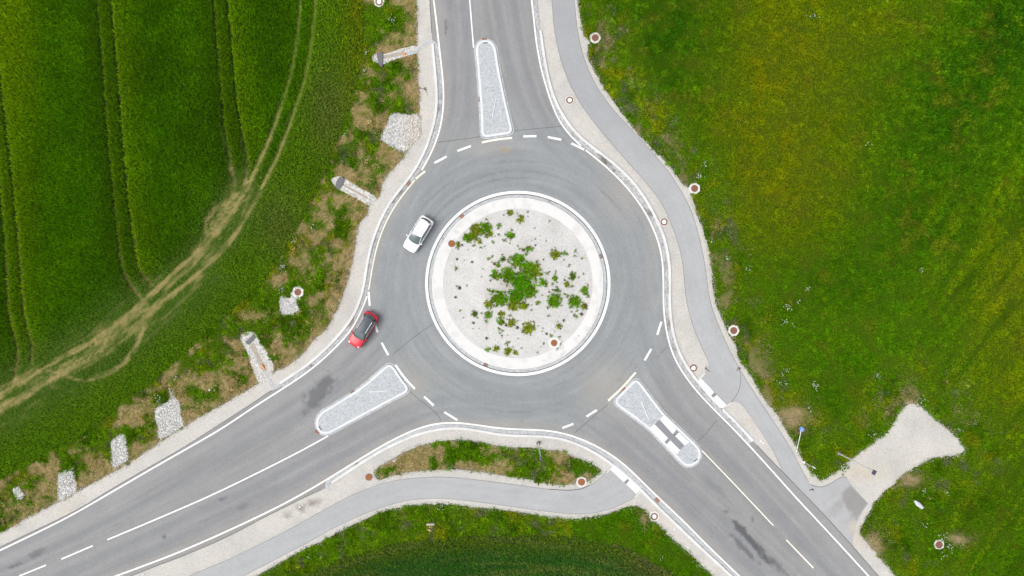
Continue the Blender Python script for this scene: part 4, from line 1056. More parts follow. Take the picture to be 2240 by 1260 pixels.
def grate(p, rz, label, sx=0.52, sy=0.36, z=0.036, mat='rust'):
    o = empty('drain_grate', W(p, z), rz, label, 'drain grate', 'rusty drain grates in the gutters')
    bm = bmesh.new()
    for s in (-1, 1):
        box(bm, 0, s * (sy / 2 - .02), .012, sx, .04, .03); box(bm, s * (sx / 2 - .02), 0, .012, .04, sy - .085, .03)
    bm_obj('frame', bm, M[mat], o)
    bm = bmesh.new()
    for k in range(6): box(bm, -sx / 2 + .07 + k * (sx - .14) / 5, 0, .008, .045, sy - .09, .024)
    bm_obj('bars', bm, M[mat], o)
    bm = bmesh.new(); box(bm, 0, 0, -.012, sx - .06, sy - .06, .016); bm_obj('sump', bm, M['dark'], o)
    return o
def ring_rot(p): return math.atan2(-(p[1] - RC[1]), p[0] - RC[0]) + math.pi / 2
grate((1010.5, 473.5), ring_rot((1010.5, 473.5)), 'rusty grate in the roundabout gutter at the upper left')
grate((1313.5, 561), ring_rot((1313.5, 561)), 'rusty grate in the roundabout gutter on the right side', mat='rustdark')
grate((1062.3, 797.8), ring_rot((1062.3, 797.8)), 'rusty grate in the roundabout gutter at the lower left', mat='rustdark')
grate((894, 402), 0.85, 'orange rusty grate in the stained western gutter above the white car')
grate((1437.5, 1093.5), -0.77, 'orange rusty grate in the southern gutter just past the footpath crossing', .55, .42)
grate((1059.5, 85.5), 0.05, 'orange rusty grate at the outer tip of the north island', .55, .22, .034)
grate((1048.7, 217), 1.5, 'brown grate against the left kerb of the north island', .5, .2, .034, 'rustdark')
grate((771, 857), 0.55, 'brown grate against the upper kerb of the southwest island', .5, .2, .034, 'rustdark')
grate((694, 944), -0.65, 'orange rusty grate at the outer tip of the southwest island', .5, .3, .034)
grate((1364.5, 851), 0.80, 'orange rusty grate between the white stop line and the southeast island', .5, .28, .034)

# ------------------------------------------------------------------ stone patches
def stones_np(P, size, seed, tone=(0.60, 0.59, 0.57), tint=None, zb=0.0):
    """angular stones at plan points P (metres, local)"""
    rg = np.random.default_rng(seed); n = len(P)
    base = np.array([(-1, -1, -.6), (1, -1, -.6), (1, 1, -.6), (-1, 1, -.6), (-.75, -.7, .55), (.7, -.8, .6), (.8, .65, .5), (-.65, .75, .65)], float)
    V = base[None] * (1 + rg.uniform(-.28, .28, (n, 8, 3)))
    sc = rg.uniform(.55, 1.25, (n, 1, 1)) * size * np.c_[rg.uniform(.7, 1.2, n), rg.uniform(.5, .9, n), rg.uniform(.4, .75, n)][:, None, :]
    V = V * sc
    a = rg.uniform(0, 6.28, n)[:, None]; x = V[..., 0] * np.cos(a) - V[..., 1] * np.sin(a); y = V[..., 0] * np.sin(a) + V[..., 1] * np.cos(a)
    tl = rg.uniform(-.5, .5, n)[:, None]
    z = V[..., 2] * np.cos(tl) + x * np.sin(tl)
    V = np.stack([x + P[:, 0:1], y + P[:, 1:2], z + zb + size * .35 + (P[:, 2:3] if P.shape[1] > 2 else 0)], -1)
    f = np.array([(3, 2, 1, 0), (4, 5, 6, 7), (0, 1, 5, 4), (1, 2, 6, 5), (2, 3, 7, 6), (3, 0, 4, 7)])
    F = (f[None] + (np.arange(n) * 8)[:, None, None]).reshape(-1, 4)
    t = np.array(tone)[None] * rg.uniform(.72, 1.18, (n, 1))
    if tint is not None: t = t * tint
    C = np.repeat(t, 8, 0)
    return V.reshape(-1, 3), F, C
def stone_patch(poly, label, seed, size=0.09, per=42, tint=None, keep=None, tone=(0.545, 0.54, 0.525)):
    poly = resample(poly, 5, True); c = poly.mean(0); rg = np.random.default_rng(seed)
    x0, y0 = poly.min(0); x1, y1 = poly.max(0)
    n = int((x1 - x0) * (y1 - y0) / S / S * per)
    X = rg.uniform(x0, x1, n); Y = rg.uniform(y0, y1, n)
    k = inside(poly, X + rg.normal(0, 1.2, n), Y + rg.normal(0, 1.2, n))
    if keep: k &= keep(X, Y)
    X, Y = X[k], Y[k]
    P = np.c_[(X - c[0]) / S, -(Y - c[1]) / S, rg.uniform(0, .06, len(X))]
    V, F, C = stones_np(P, size, seed, tone, tint(X, Y) if tint else None)
    r = empty('stone_patch', W(c, 0.0), 0, label, 'stone patch', 'patches of broken white stone on the verge')
    mesh_np('stones', V, F, M['stone'], r, C, None)['kind'] = 'stuff'
    inner = c + (poly - c) * 0.94
    area('stone_bed', at(inner, c), 0.02, M['concrete'], (), None, None, r)
    return r
def tint_sand(X, Y):
    t = sst(868, 895, X + 8 * (fbm(X / 20, Y / 20, 5) - .5))[:, None]
    return (1 - t) * np.array((1, 1.0, 1.02)) + t * np.array((1.05, .97, .87))
stone_patch([(853, 250), (868, 247), (890, 249), (915, 250), (922, 268), (921, 295), (908, 312), (886, 333), (868, 328), (850, 318), (830, 305), (832, 298), (840, 283), (848, 268)], 'large patch of white broken stone turning sandy toward the north road', 21, 0.062, 92, tint_sand)
stone_patch([(613, 648), (622, 646), (632, 651), (645, 656), (652, 664), (656, 675), (650, 686), (636, 690), (619, 692), (614, 682), (611, 668)], 'small heart shaped patch of white stones below the drop shaped manhole', 22, 0.062, 92)
stone_patch([(339, 893), (352, 885), (367, 876), (372, 860), (368, 850), (378, 850), (386, 868), (394, 880), (397, 905), (402, 930), (380, 948), (348, 962), (346, 940), (338, 915)], 'large pale stone patch with a thin upper spur beside the southwest road', 23, 0.062, 92)
stone_patch([(242, 968), (252, 957), (272, 946), (277, 960), (280, 985), (281, 1005), (262, 1018), (248, 1024), (245, 1000)], 'middle pale stone strip reaching the gravel shoulder of the southwest road', 24, 0.062, 92)
stone_patch([(127, 1040), (140, 1030), (163, 1022), (166, 1045), (169, 1072), (150, 1088), (128, 1096), (126, 1070)], 'lower pale stone strip near the bottom left road shoulder', 25, 0.062, 92)
stone_patch([(27, 1070), (40, 1064), (50, 1076), (54, 1086), (44, 1094), (34, 1086)], 'smallest stone patch alone in the grass at the far left', 26, 0.062, 92)

def rows(poly, seed, size, per, gap=None, tone=(0.60, 0.59, 0.56)):
    poly = resample(poly, 5, True); rg = np.random.default_rng(seed)
    x0, y0 = poly.min(0); x1, y1 = poly.max(0); n = int((x1 - x0) * (y1 - y0) / S / S * per)
    X = rg.uniform(x0, x1, n); Y = rg.uniform(y0, y1, n); k = inside(poly, X, Y)
    if gap is not None:
        d, _, _ = dist(gap[0], X, Y); k &= d > gap[1]
    return X[k], Y[k]
def outlet(label, c, stone_poly, gap, channel, head, seed, extra=None, size=0.062):
    r = empty('drain_outlet', W(c, 0), 0, label, 'drain outlet', 'stone lined drain outlets in the western verge')
    X, Y = rows(stone_poly, seed, size, 88, gap)
    V, F, C = stones_np(np.c_[(X - c[0]) / S, -(Y - c[1]) / S], size, seed, (0.53, 0.515, 0.485))
    mesh_np('stones', V, F, M['stone'], r, C)['kind'] = 'stuff'
    area('stone_bed', at(resample(stone_poly, 5, True), c), 0.012, M['concrete'], (), None, None, r)
    P = smooth(at(channel[0], c), 5, 3)
    ribbon('channel', offset(P, channel[1] / 2), offset(P, -channel[1] / 2), 0.035, M[channel[2]], r, False, True)
    bm = bmesh.new()
    pts = at(head[0], c)
    lo = [bm.verts.new(W(p, 0)) for p in pts]; hi = [bm.verts.new(W(p, head[1])) for p in pts]
    bm.faces.new(hi)
    for i in range(len(pts)): bm.faces.new((lo[i], lo[(i + 1) % len(pts)], hi[(i + 1) % len(pts)], hi[i]))
    bm_obj('headwall', bm, M['wetconcrete'], r)
    if extra:
        bm = bmesh.new(); a, b, rr = extra
        a_, b_ = Vector(W(at(a, c), .10)), Vector(W(at(b, c), .10))
        tube(bm, a_, b_, rr, rr, 12); bm_obj('pipe_end', bm, M['orange'], r)
    return r
outlet('white stone drain with dark concrete headwall beside the top of the western kerb', (862, 122),
       [(815, 120), (825, 118), (842, 118), (860, 112), (885, 104), (905, 100), (915, 103), (912, 116), (890, 122), (865, 130), (840, 140), (828, 138), (816, 134)],
       ([(836, 124), (860, 120), (885, 115)], 4.5), ([(836, 125), (862, 121), (886, 114)], 8, 'lichen'), ([(824, 118), (836, 114), (838, 125), (837, 146), (834, 147), (828, 140)], 0.16), 31, ((881, 119.5), (887, 118.5), .12))
outlet('two rows of white stone beside a narrow ditch with dark round headwall', (772, 416),
       [(724, 393), (738, 386), (752, 390), (770, 400), (790, 413), (818, 427), (822, 436), (810, 450), (790, 440), (768, 428), (745, 416), (733, 407)],
       ([(752, 405), (775, 418), (803, 432)], 3.2), ([(748, 403), (775, 417.5), (804, 433)], 4.5, 'lichen'), ([(737, 396), (743, 388.5), (750, 388), (754, 393), (750, 404), (743, 413), (738, 414), (734, 408)], 0.16), 32)
outlet('long stone lined drain with dark slab near the orange pipe end below the western verge', (560, 785),
       [(526, 734), (535, 727), (552, 726), (562, 733), (572, 752), (588, 775), (598, 800), (598, 812), (590, 830), (580, 836), (566, 836), (555, 812), (545, 785), (538, 765), (528, 748)],
       ([(552, 755), (566, 785), (576, 805)], 5), ([(550, 752), (564, 780), (577, 806), (581, 812)], 10, 'lichen'), ([(537, 748), (555, 732), (559, 737), (557, 742), (544, 754), (540, 752)], 0.14), 33, ((573, 797), (579, 807), .12))

def single_stone(p, s, label, z=0.02):
    bm = bmesh.new(); bmesh.ops.create_icosphere(bm, subdivisions=1, radius=s)
    for v in bm.verts: v.co = (v.co.x * random.uniform(.7, 1.3), v.co.y * random.uniform(.6, 1.1), max(v.co.z * random.uniform(.5, .8), -s * .3))
    o = bm_obj('stone', bm, M['tactile']); o.location = W(p, z + s * .2); o.rotation_euler = (0, 0, random.uniform(0, 3))
    return tag(o, label, 'stone', 'loose white stones')
for p, s, lb in (((656, 1109), .13, 'white stone in gravel between the southwest road and footpath, lower one'), ((662, 1105), .11, 'white stone in gravel between the southwest road and footpath, upper one'),
                 ((219, 1070), .12, 'white stone on the gravel shoulder of the southwest road by the edge line'), ((226, 1067), .09, 'smaller white stone beside the one on the southwest road shoulder'),
                 ((1664, 965), .13, 'white stone on the gravel triangle, upper of two'), ((1669, 969), .12, 'white stone on the gravel triangle, lower of two'),
                 ((1476, 1157), .12, 'white stone by the southern kerb below the white manhole'), ((1505, 1197), .13, 'flat white stone at the grass edge near the bottom of the southern kerb'),
                 ((313, 1257), .12, 'white stone at the bottom edge beside the southwest road'), ((459, 853), .14, 'white stone in dry grass above the southwest shoulder'), ((1759, 1011), .14, 'white stone at the foot of the small sign by the path')):
    single_stone(p, s, lb)

# loose gravel spilling over the edges of the verges
E_ = []
for P_, cl_ in ((GR_W, False), (GR_S, False), (GR_E, False), (STRIP, True)):
    R_ = resample(P_, 1.1, cl_); R_ = R_[(R_[:, 0] > -150) & (R_[:, 0] < 2400) & (R_[:, 1] > -150) & (R_[:, 1] < 1400)]
    for rep_ in range(2):
        E_.append(R_ + RNG.normal(0, 3.4, R_.shape))
E_ = np.vstack(E_)
V, F, C = stones_np(np.c_[(E_[:, 0] - CX) / S, -(E_[:, 1] - CY) / S], 0.05, 77, (0.50, 0.48, 0.45))
mesh_np('loose_gravel', V, F, M['stone'], None, C, 'stuff')

# ------------------------------------------------------------------ cars
def car(name, loc, rz, paint, kind, label):
    """x forward, y left; lofted lower body, separate cabin skin, panes, lamps, wheels"""
    root = empty(name, loc, rz, label, 'car')
    suv = kind == 'suv'
    ln, hwid = (2.24, 0.91) if suv else (2.25, 0.90)
    belt = 0.98 if suv else 0.90; roofz = 1.58 if suv else 1.44
    # stations: x, half width, sill z, shoulder z, centre z
    st = [(-ln, .62, .42, .74, .80), (-ln + .05, .76, .30, .86, .92), (-ln + .22, .85, .26, belt - .02, belt + .03), (-1.7, .895, .24, belt, belt + .05), (-1.2, .91, .22, belt, belt + .05), (-.5, .915, .20, belt - .01, belt + .04),
          (.3, .915, .20, belt - .03, belt + .03), (.95, .91, .22, belt - .05, belt + .05), (1.35, .90, .22, belt - .09, belt + .00), (1.72, .885, .23, belt - .16, belt - .06), (1.95, .84, .25, belt - .22, belt - .12), (2.09, .77, .26, belt - .26, belt - .18), (ln - .06, .64, .28, belt - .32, belt - .26), (ln, .42, .34, belt - .38, belt - .34)]
    k = hwid / .915
    bm = bmesh.new(); rings = []
    for x, hw_, zs, zt, zc in st:
        hw_ *= k; half = [(hw_ * .86, zs), (hw_ * .97, zs + .10), (hw_, zs + (zt - zs) * .55), (hw_ * .985, zt - .07), (hw_ * .94, zt - .01), (hw_ * .80, zt + (zc - zt) * .35), (hw_ * .45, zt + (zc - zt) * .85), (0, zc)]
        pts = [(x, y, z) for y, z in half] + [(x, -y, z) for y, z in half[:-1][::-1]]
        rings.append([bm.verts.new(p) for p in pts])
    for a, b in zip(rings[:-1], rings[1:]):
        for i in range(len(a) - 1): bm.faces.new((a[i], a[i + 1], b[i + 1], b[i]))
        bm.faces.new((a[-1], a[0], b[0], b[-1]))
    bm.faces.new(rings[0]); bm.faces.new(rings[-1][::-1])
    bmesh.ops.recalc_face_normals(bm, faces=bm.faces)
    bmesh.ops.subdivide_edges(bm, edges=bm.edges[:], cuts=1, use_grid_fill=True, smooth=0.5)
    body = bm_obj('body', bm, paint, root, True)
    # cabin surfaces
    fx0, fx1 = (1.20, .26) if suv else (1.22, .16)
    rx0, rx1 = (-2.04, -1.74) if suv else (-2.12, -1.82)
    yb, yt = (.80, .62) if suv else (.79, .60)
    zb, zt = belt - .02, roofz - .04
    def FR(u, v):   # windscreen: u -1..1 across, v 0..1 up
        y = (yb + (yt - yb) * v) * u; x = fx0 + (fx1 - fx0) * v - (.22 - .12 * v) * u * u + .03 * math.sin(math.pi * v)
        return Vector((x, y, zb + (zt - zb) * v + .03 * math.sin(math.pi * v) - .0 + .03 * v * (1 - u * u)))
    def RR(u, v):
        y = (yb + (yt - yb) * v) * u; x = rx0 + (rx1 - rx0) * v + (.24 - .10 * v) * u * u - .03 * math.sin(math.pi * v)
        return Vector((x, y, zb + (zt - zb) * v + .03 * v * (1 - u * u)))
    def SD(s, t, v):  # s = +-1 side, t 0..1 rear -> front
        a = RR(s, v); b = FR(s, v); p = a.lerp(b, t); p.y += s * (.035 * math.sin(math.pi * t) + .02 * math.sin(math.pi * v)); return p
    def RF(u, t):
        a = RR(u, 1); b = FR(u, 1); p = a.lerp(b, t); e = abs(u)
        p.z += .055 * math.sin(math.pi * t) * (1 - .55 * e * e) + .02 * (1 - e * e)
        if e > .999: p.y += u * .035 * math.sin(math.pi * t)
        return p
    def grid(bm, f, us, vs, off=0.0):
        g = [[f(u, v) for v in vs] for u in us]
        c = Vector((-.4, 0, .75))
        vv = []
        for i, row in enumerate(g):
            r_ = []
            for j, p in enumerate(row):
                q = p
                if off:
                    d = (p - Vector((min(max(p.x, -1.2), .2), 0, .9))).normalized(); q = p + d * off
                r_.append(bm.verts.new(q))
            vv.append(r_)
        for i in range(len(us) - 1):
            for j in range(len(vs) - 1): bm.faces.new((vv[i][j], vv[i + 1][j], vv[i + 1][j + 1], vv[i][j + 1]))
    U = np.linspace(-1, 1, 13); V = np.linspace(0, 1, 6); T = np.linspace(0, 1, 13)
    bm = bmesh.new()
    grid(bm, FR, U, V); grid(bm, RR, U, V)
    for s in (-1, 1): grid(bm, lambda t, v: SD(s, t, v), T, V)
    bm_obj('cabin', bm, M['blacktrim'] if suv else paint, root, True)
    bm = bmesh.new(); grid(bm, RF, U, T); bm_obj('roof', bm, M['roofglass'] if suv else paint, root, True)
    bm = bmesh.new(); grid(bm, FR, np.linspace(-.93, .93, 13), np.linspace(.05, .97 if not suv else .99, 6), .012); bm_obj('windscreen', bm, M['glass'], root, True)
    bm = bmesh.new(); grid(bm, RR, np.linspace(-.84, .84, 13), np.linspace(.22, .93, 6), .012); bm_obj('rear_window', bm, M['glass'], root, True)
    for s in (-1, 1):
        for t0, t1 in ((.05, .485), (.492, .955)):
            bm = bmesh.new(); grid(bm, lambda t, v: SD(s, t, v), np.linspace(t0, t1, 8), np.linspace(.07, .96, 6), .010); bm_obj('side_window', bm, M['glass'], root, True)
        # mirror, door handles, lamps, wheels
        bm = bmesh.new(); box(bm, .78, s * (hwid + .10), belt + .06, .14, .20, .13, s * .25, .035); tube(bm, (.80, s * (hwid - .04), belt + .0), (.79, s * (hwid + .06), belt + .04), .03, .025, 8); bm_obj('mirror', bm, paint, root, True)
        for hx in (.15, -.85):
            bm = bmesh.new(); box(bm, hx, s * (hwid + .004), belt - .13, .18, .03, .03, 0, .008); bm_obj('door_handle', bm, paint if not suv else M['blacktrim'], root)
        bm = bmesh.new(); box(bm, ln - .27, s * .60, belt - .235, .26, .24, .10, -s * .62, .03); bm_obj('headlight', bm, M['lampglass'], root, True)
        bm = bmesh.new(); box(bm, -ln + .12, s * .60, belt - .12, .12, .26, .16, s * .45, .03); bm_obj('tail_light', bm, M['taillamp'], root, True)
        for wx in (1.36, -1.34):
            wr = .335 if suv else .32
            t_o = empty('wheel', (wx, s * (hwid - .10), wr)); t_o.parent = root
            bm = bmesh.new()
            prof = [(wr * .62, -.10), (wr * .93, -.105), (wr, -.07), (wr, .07), (wr * .93, .105), (wr * .62, .10)]
            lathe(bm, prof, 28); 
            for v in bm.verts: v.co = (v.co.x, v.co.z, v.co.y)
            bm_obj('tyre', bm, M['tyre'], t_o, True)
            bm = bmesh.new(); 
            for q in range(5):
                a = q * 2 * math.pi / 5
                tube(bm, (0, s * .085, 0), (math.cos(a) * wr * .6, s * .09, math.sin(a) * wr * .6), .045, .03, 6)
            lathe(bm, [(wr * .56, .0), (wr * .64, .0), (wr * .64, .16), (wr * .56, .16)], 28)
            for v in bm.verts[-112:]: v.co = (v.co.x, s * (v.co.z - .06), v.co.y)
            bm_obj('rim', bm, M['alloy'], t_o)
        if suv:
            bm = bmesh.new(); P_ = [RF(s * .93, t) + Vector((0, 0, .05)) for t in np.linspace(.10, .95, 8)]
            for a, b in zip(P_[:-1], P_[1:]): tube(bm, a, b, .040, .040, 8)
            for q in (0, 3, 7): tube(bm, P_[q] - Vector((0, 0, .06)), P_[q], .02, .02, 6)
            bm_obj('roof_rail', bm, M['chrome'], root, True)
            bm = bmesh.new(); box(bm, -.1, s * (hwid + .004), .30, 1.9, .03, .12, 0, .012); bm_obj('sill_cladding', bm, M['blacktrim'], root)
            bm = bmesh.new(); P_ = [SD(s, t, .05) + Vector((0, s * .03, 0)) for t in np.linspace(.08, .93, 8)]
            for a, b in zip(P_[:-1], P_[1:]): tube(bm, a, b, .014, .014, 6)
            bm_obj('window_trim', bm, M['chrome'], root, True)
    bm = bmesh.new(); box(bm, ln - .005, 0, .48, .06, 1.0, .20, 0, .02); bm_obj('grille', bm, M['blacktrim'], root)
    bm = bmesh.new(); box(bm, ln + .03, 0, .40, .02, .52, .11, 0, .004); bm_obj('number_plate', bm, M['white'], root)
    bm = bmesh.new(); box(bm, -ln - .005, 0, .62, .02, .52, .11, 0, .004); bm_obj('number_plate', bm, M['white'], root)
    bm = bmesh.new(); box(bm, 0, 0, .24, 3.9, 1.5, .14); bm_obj('underbody', bm, M['blacktrim'], root)
    bm = bmesh.new(); tube(bm, RF(0, .06), RF(0, .06) + Vector((-.14, 0, .10)), .02, .008, 6); bm_obj('antenna', bm, M['blacktrim'], root)
    for s in (-.25, .25):
        bm = bmesh.new(); a = FR(s - .1, .06) + Vector((.03, 0, .03)); b = FR(s + .42, .22) + Vector((.03, 0, .03)); tube(bm, a, b, .01, .008, 6); bm_obj('wiper', bm, M['blacktrim'], root)
    return root
def heading(a, b): return math.atan2(-(b[1] - a[1]), b[0] - a[0])
car('white_car', W((916.5, 513.5), 0.026), heading((936, 477.5), (894, 544)), M['carwhite'], 'hatch', 'white hatchback driving round the roundabout on its left side')
car('red_car', W((797, 720.5), 0.026), heading((815, 686), (774, 752.5)), M['carred'], 'suv', 'red SUV with dark glass roof and silver roof rails leaving by the southwest road')

# ------------------------------------------------------------------ lamps and signs
def lamp(base, hgt, yaw, label, hs_=(0.52, 0.42)):
    r = empty('street_lamp', W(base, 0), yaw, label, 'street lamp', 'street lamps by the footpaths')
    bm = bmesh.new(); lathe(bm, [(0, .25), (.22, .25), (.24, .22), (.24, 0)], 16); bm_obj('foundation', bm, M['wetconcrete'], r)
    bm = bmesh.new(); tube(bm, (0, 0, .2), (0, 0, 1.2), .085, .08, 14); tube(bm, (0, 0, 1.2), (0, 0, hgt), .068, .045, 14); bm_obj('pole', bm, M['galv'], r, False)
    bm = bmesh.new(); box(bm, 0, .075, .75, .09, .02, .35, 0, .006); bm_obj('service_door', bm, M['galv'], r)
    bm = bmesh.new(); box(bm, .12, 0, hgt + .05, hs_[0], hs_[1], .09, 0, .03); box(bm, .12, 0, hgt + .11, hs_[0] * .7, hs_[1] * .6, .04, 0, .01); bm_obj('lamp_head', bm, M['panel'], r)
    bm = bmesh.new(); box(bm, .16, 0, hgt + .0, hs_[0] * .6, hs_[1] * .7, .02, 0, .004); bm_obj('diffuser', bm, M['lampglass'], r)
    return r
lamp((1833.5, 991), 8.2, math.radians(-28 + 180 + 90), 'tall grey street lamp with dark square head leaning over the gravel turnout')
l2 = lamp((1177.5, 969), 7.0, math.radians(-80), 'slim grey street lamp standing on the north edge of the green strip', (0.48, 0.24))
def small_sign(base, hgt, yaw, label, wd=.42):
    r = empty('road_sign', W(base, 0), yaw, label, 'road sign')
    bm = bmesh.new(); tube(bm, (0, 0, 0), (0, 0, hgt), .038, .038, 12); bm_obj('post', bm, M['galv'], r)
    bm = bmesh.new(); box(bm, .055, 0, hgt - .32, .02, wd, .6, 0, .004); bm_obj('sign_plate', bm, M['white'], r)
    bm = bmesh.new(); box(bm, 0.022, 0, hgt - .15, .06, .10, .03); box(bm, .022, 0, hgt - .48, .06, .10, .03); bm_obj('clamp', bm, M['galv'], r)
small_sign((871, 995.5), 3.1, math.radians(100), 'small edge on sign on a grey post in the green strip near its western end')
small_sign((1761, 1012), 2.7, math.radians(35), 'small sign on a thin grey post at the bend of the path edge', .3)
# the blue sign lies tilted in the grass
r = empty('bicycle_sign', W((1742, 988), 0.05), 0, 'round blue cycle and walking sign lying with its white pole in the grass', 'road sign')
bm = bmesh.new(); e = Vector(W((1749.3, 941), .42)) - Vector(W((1742, 988), .05)); tube(bm, (0, 0, 0), e, .036, .036, 12); bm_obj('post', bm, M['white'], r)
dsc = empty('sign_face', Vector(W((1750, 937.3), .50)) - Vector(W((1742, 988), .05))); dsc.parent = r
dsc.rotation_euler = (math.radians(-14), math.radians(4), math.radians(-8))
bm = bmesh.new(); lathe(bm, [(0, .012), (.29, .012), (.29, -.012), (0, -.012)], 36); bm_obj('disc', bm, M['blue'], dsc)
bm = bmesh.new(); lathe(bm, [(.272, .0125), (.272, .016), (.288, .016), (.288, .0125)], 36); bm_obj('rim', bm, M['white'], dsc)
bm = bmesh.new()
for cx in (-.09, .09):   # bicycle pictogram below, walker above a dividing bar
    for q in range(18):
        a0, a1 = q * math.pi / 9, (q + 1) * math.pi / 9
        tube(bm, (cx + .062 * math.cos(a0), -.13 + .062 * math.sin(a0), .016), (cx + .062 * math.cos(a1), -.13 + .062 * math.sin(a1), .016), .009, .009, 6)
for a, b in (((-.09, -.13), (-.03, -.04)), ((-.03, -.04), (.05, -.04)), ((.05, -.04), (.09, -.13)), ((-.03, -.04), (0, -.13)), ((0, -.13), (.05, -.04)), ((-.09, -.13), (0, -.13))):
    tube(bm, (*a, .016), (*b, .016), .008, .008, 6)
tube(bm, (-.2, .0, .016), (.2, 0, .016), .006, .006, 6)
lathe(bm, [(0, .016), (.026, .016), (.026, .013)], 12, 0, .20)
for a, b, t in (((0, .17), (0, .09), .024), ((0, .09), (-.035, .02), .014), ((0, .09), (.03, .02), .014), ((0, .15), (-.05, .10), .011), ((0, .15), (.05, .11), .011)):
    tube(bm, (*a, .016), (*b, .016), t, t, 8)
bm_obj('pictogram', bm, M['white'], dsc)
# white hexagonal cover in the meadow
bm = bmesh.new()
hx = [(1993.6, 1092.5), (1999.2, 1091.5), (2009.8, 1098), (2019.2, 1109.2), (2014.5, 1113.4), (2001.5, 1105.4)]
cH = (2006, 1102)
def lw(p, z): return Vector(W((p[0] - cH[0] + CX, p[1] - cH[1] + CY), z))
lo = [bm.verts.new(lw(p, .22)) for p in hx]; mid = [bm.verts.new(lw(p, .40)) for p in hx]
r0 = bm.verts.new(lw((1998.8, 1094.6), .47)); r1 = bm.verts.new(lw((2014.6, 1109.6), .47)); rm = bm.verts.new(lw((2005.6, 1101.6), .49))
for i in range(6): bm.faces.new((lo[i], lo[(i + 1) % 6], mid[(i + 1) % 6], mid[i]))
bm.faces.new(lo[::-1])
bm.faces.new((mid[0], mid[1], r0)); bm.faces.new((mid[1], mid[2], rm, r0)); bm.faces.new((mid[2], mid[3], r1, rm)); bm.faces.new((mid[3], mid[4], r1)); bm.faces.new((mid[4], mid[5], rm, r1)); bm.faces.new((mid[5], mid[0], r0, rm))
for p in ((1998, 1096), (2012, 1108)):
    q = lw(p, 0); tube(bm, q, q + Vector((0, 0, .25)), .06, .06, 8)
o = bm_obj('white_cover', bm, M['cover']); o.location = W(cH, 0.0); o.scale = (.86, .86, .9)
tag(o, 'white elongated hexagonal cover standing low in the southeast meadow', 'cover')
# debris
bm = bmesh.new(); box(bm, 0, 0, .30, .95, .22, .05, .0, .008); tube(bm, (-.35, 0, 0), (-.35, 0, .29), .04, .035, 6); tube(bm, (.35, 0, 0), (.35, 0, .29), .04, .035, 6)
o = bm_obj('wooden_board', bm, M['greywood']); o.location = W((942, 1145.5)); tag(o, 'grey wooden board standing in the weeds south of the footpath', 'board')
bm = bmesh.new()
for k in range(5): box(bm, random.uniform(-.2, .2), random.uniform(-.35, .3), .14 + .05 * k, .30, .12, .07, random.uniform(-.8, .8), .01)
o = bm_obj('wood_scraps', bm, M['wood']); o.location = W((939.5, 1156)); tag(o, 'small heap of yellow wood scraps below the grey board in the weeds', 'wood scraps')
def twig(p, rz, label, s=1.0):
    bm = bmesh.new()
    for a, b, r0_ in (((-.8, .15), (.0, .0), .03), ((0, 0), (.35, -.05), .05), ((.1, 0), (.5, .5 * -1.6), .015), ((.0, 0), (.25, .22), .045), ((.05, .02), (.3, -.22), .045), ((-.4, .08), (-.3, .3), .02)):
        tube(bm, (a[0] * s, a[1] * s, .05), (b[0] * s, b[1] * s, .07), r0_, r0_ * .6, 6)
    o = bm_obj('dead_branch', bm, M['twig']); o.location = W(p, .02); o.rotation_euler = (0, 0, rz)
    tag(o, label, 'branch', 'dead twigs on the gravel')
twig((927, 195), 0.05, 'dark dead branch lying on the gravel beside the north road')
twig((1545, 807), 2.6, 'small grey dead twig at the gravel tip next to the white manhole', .6)
twig((1776, 1071), 0.4, 'dark twig lying on the asphalt where the path widens', .45)
twig((1616, 806), 0.9, 'brown twig at the start of the path seam', .45)
twig((1265, 735), 0.6, 'grey twig on the southeast apron of the roundabout island', .3)

# ------------------------------------------------------------------ foliage as real leaves
def leaves(x, y, z, L, wd, az, el, twist, col):
    """diamond leaves: arrays -> verts, quads"""
    dx, dy, dz = np.cos(az) * np.cos(el), np.sin(az) * np.cos(el), np.sin(el)
    px, py = -np.sin(az), np.cos(az)
    b = np.c_[x, y, z]; t = b + np.c_[dx, dy, dz] * L[:, None]; t[:, 2] -= L * 0.12
    m = b + np.c_[dx, dy, dz] * (L * .5)[:, None]; m[:, 2] += L * .05
    wv = np.c_[px, py, np.sin(twist) * .5] * (wd * .5)[:, None]
    V = np.stack([b, m + wv, t, m - wv], 1).reshape(-1, 3)
    F = np.arange(len(x) * 4).reshape(-1, 4)
    return V, F, np.repeat(col, 4, 0)

def tufts(X, Y, col, hgt, per, lmin, lmax, wfrac, el0, el1, spread, rg, zoff=0.0, jitter=0.22):
    n = len(X); m = n * per
    idx = np.repeat(np.arange(n), per)
    x = (X[idx] - CX) / S + rg.normal(0, spread, m); y = -(Y[idx] - CY) / S + rg.normal(0, spread, m)
    L = rg.uniform(lmin, lmax, m) * hgt[idx]
    el = rg.uniform(el0, el1, m); az = rg.uniform(0, 2 * math.pi, m)
    z = np.full(m, -0.02) + zoff + rg.uniform(0, .25, m) * hgt[idx]
    t = rg.normal(1, jitter, (n, 1))[idx] * rg.normal(1, .14, (m, 1)); hue = rg.normal(0, .10, m)
    c = np.clip(col[idx] * np.clip(t, .45, 1.8), 0, 1); c[:, 0] *= 1 + hue; c[:, 1] *= 1 - hue * .15
    return leaves(x, y, z, L, L * wfrac, az, el, rg.uniform(-1, 1, m), np.clip(c, 0, 1))

def scatter(step, x0=-330, x1=2570, y0=-200, y1=1460):
    gx = np.arange(x0, x1, step); gy = np.arange(y0, y1, step)
    X, Y = np.meshgrid(gx, gy); X = X.ravel() + RNG.uniform(-.5, .5, X.size) * step; Y = Y.ravel() + RNG.uniform(-.5, .5, Y.size) * step
    return X, Y

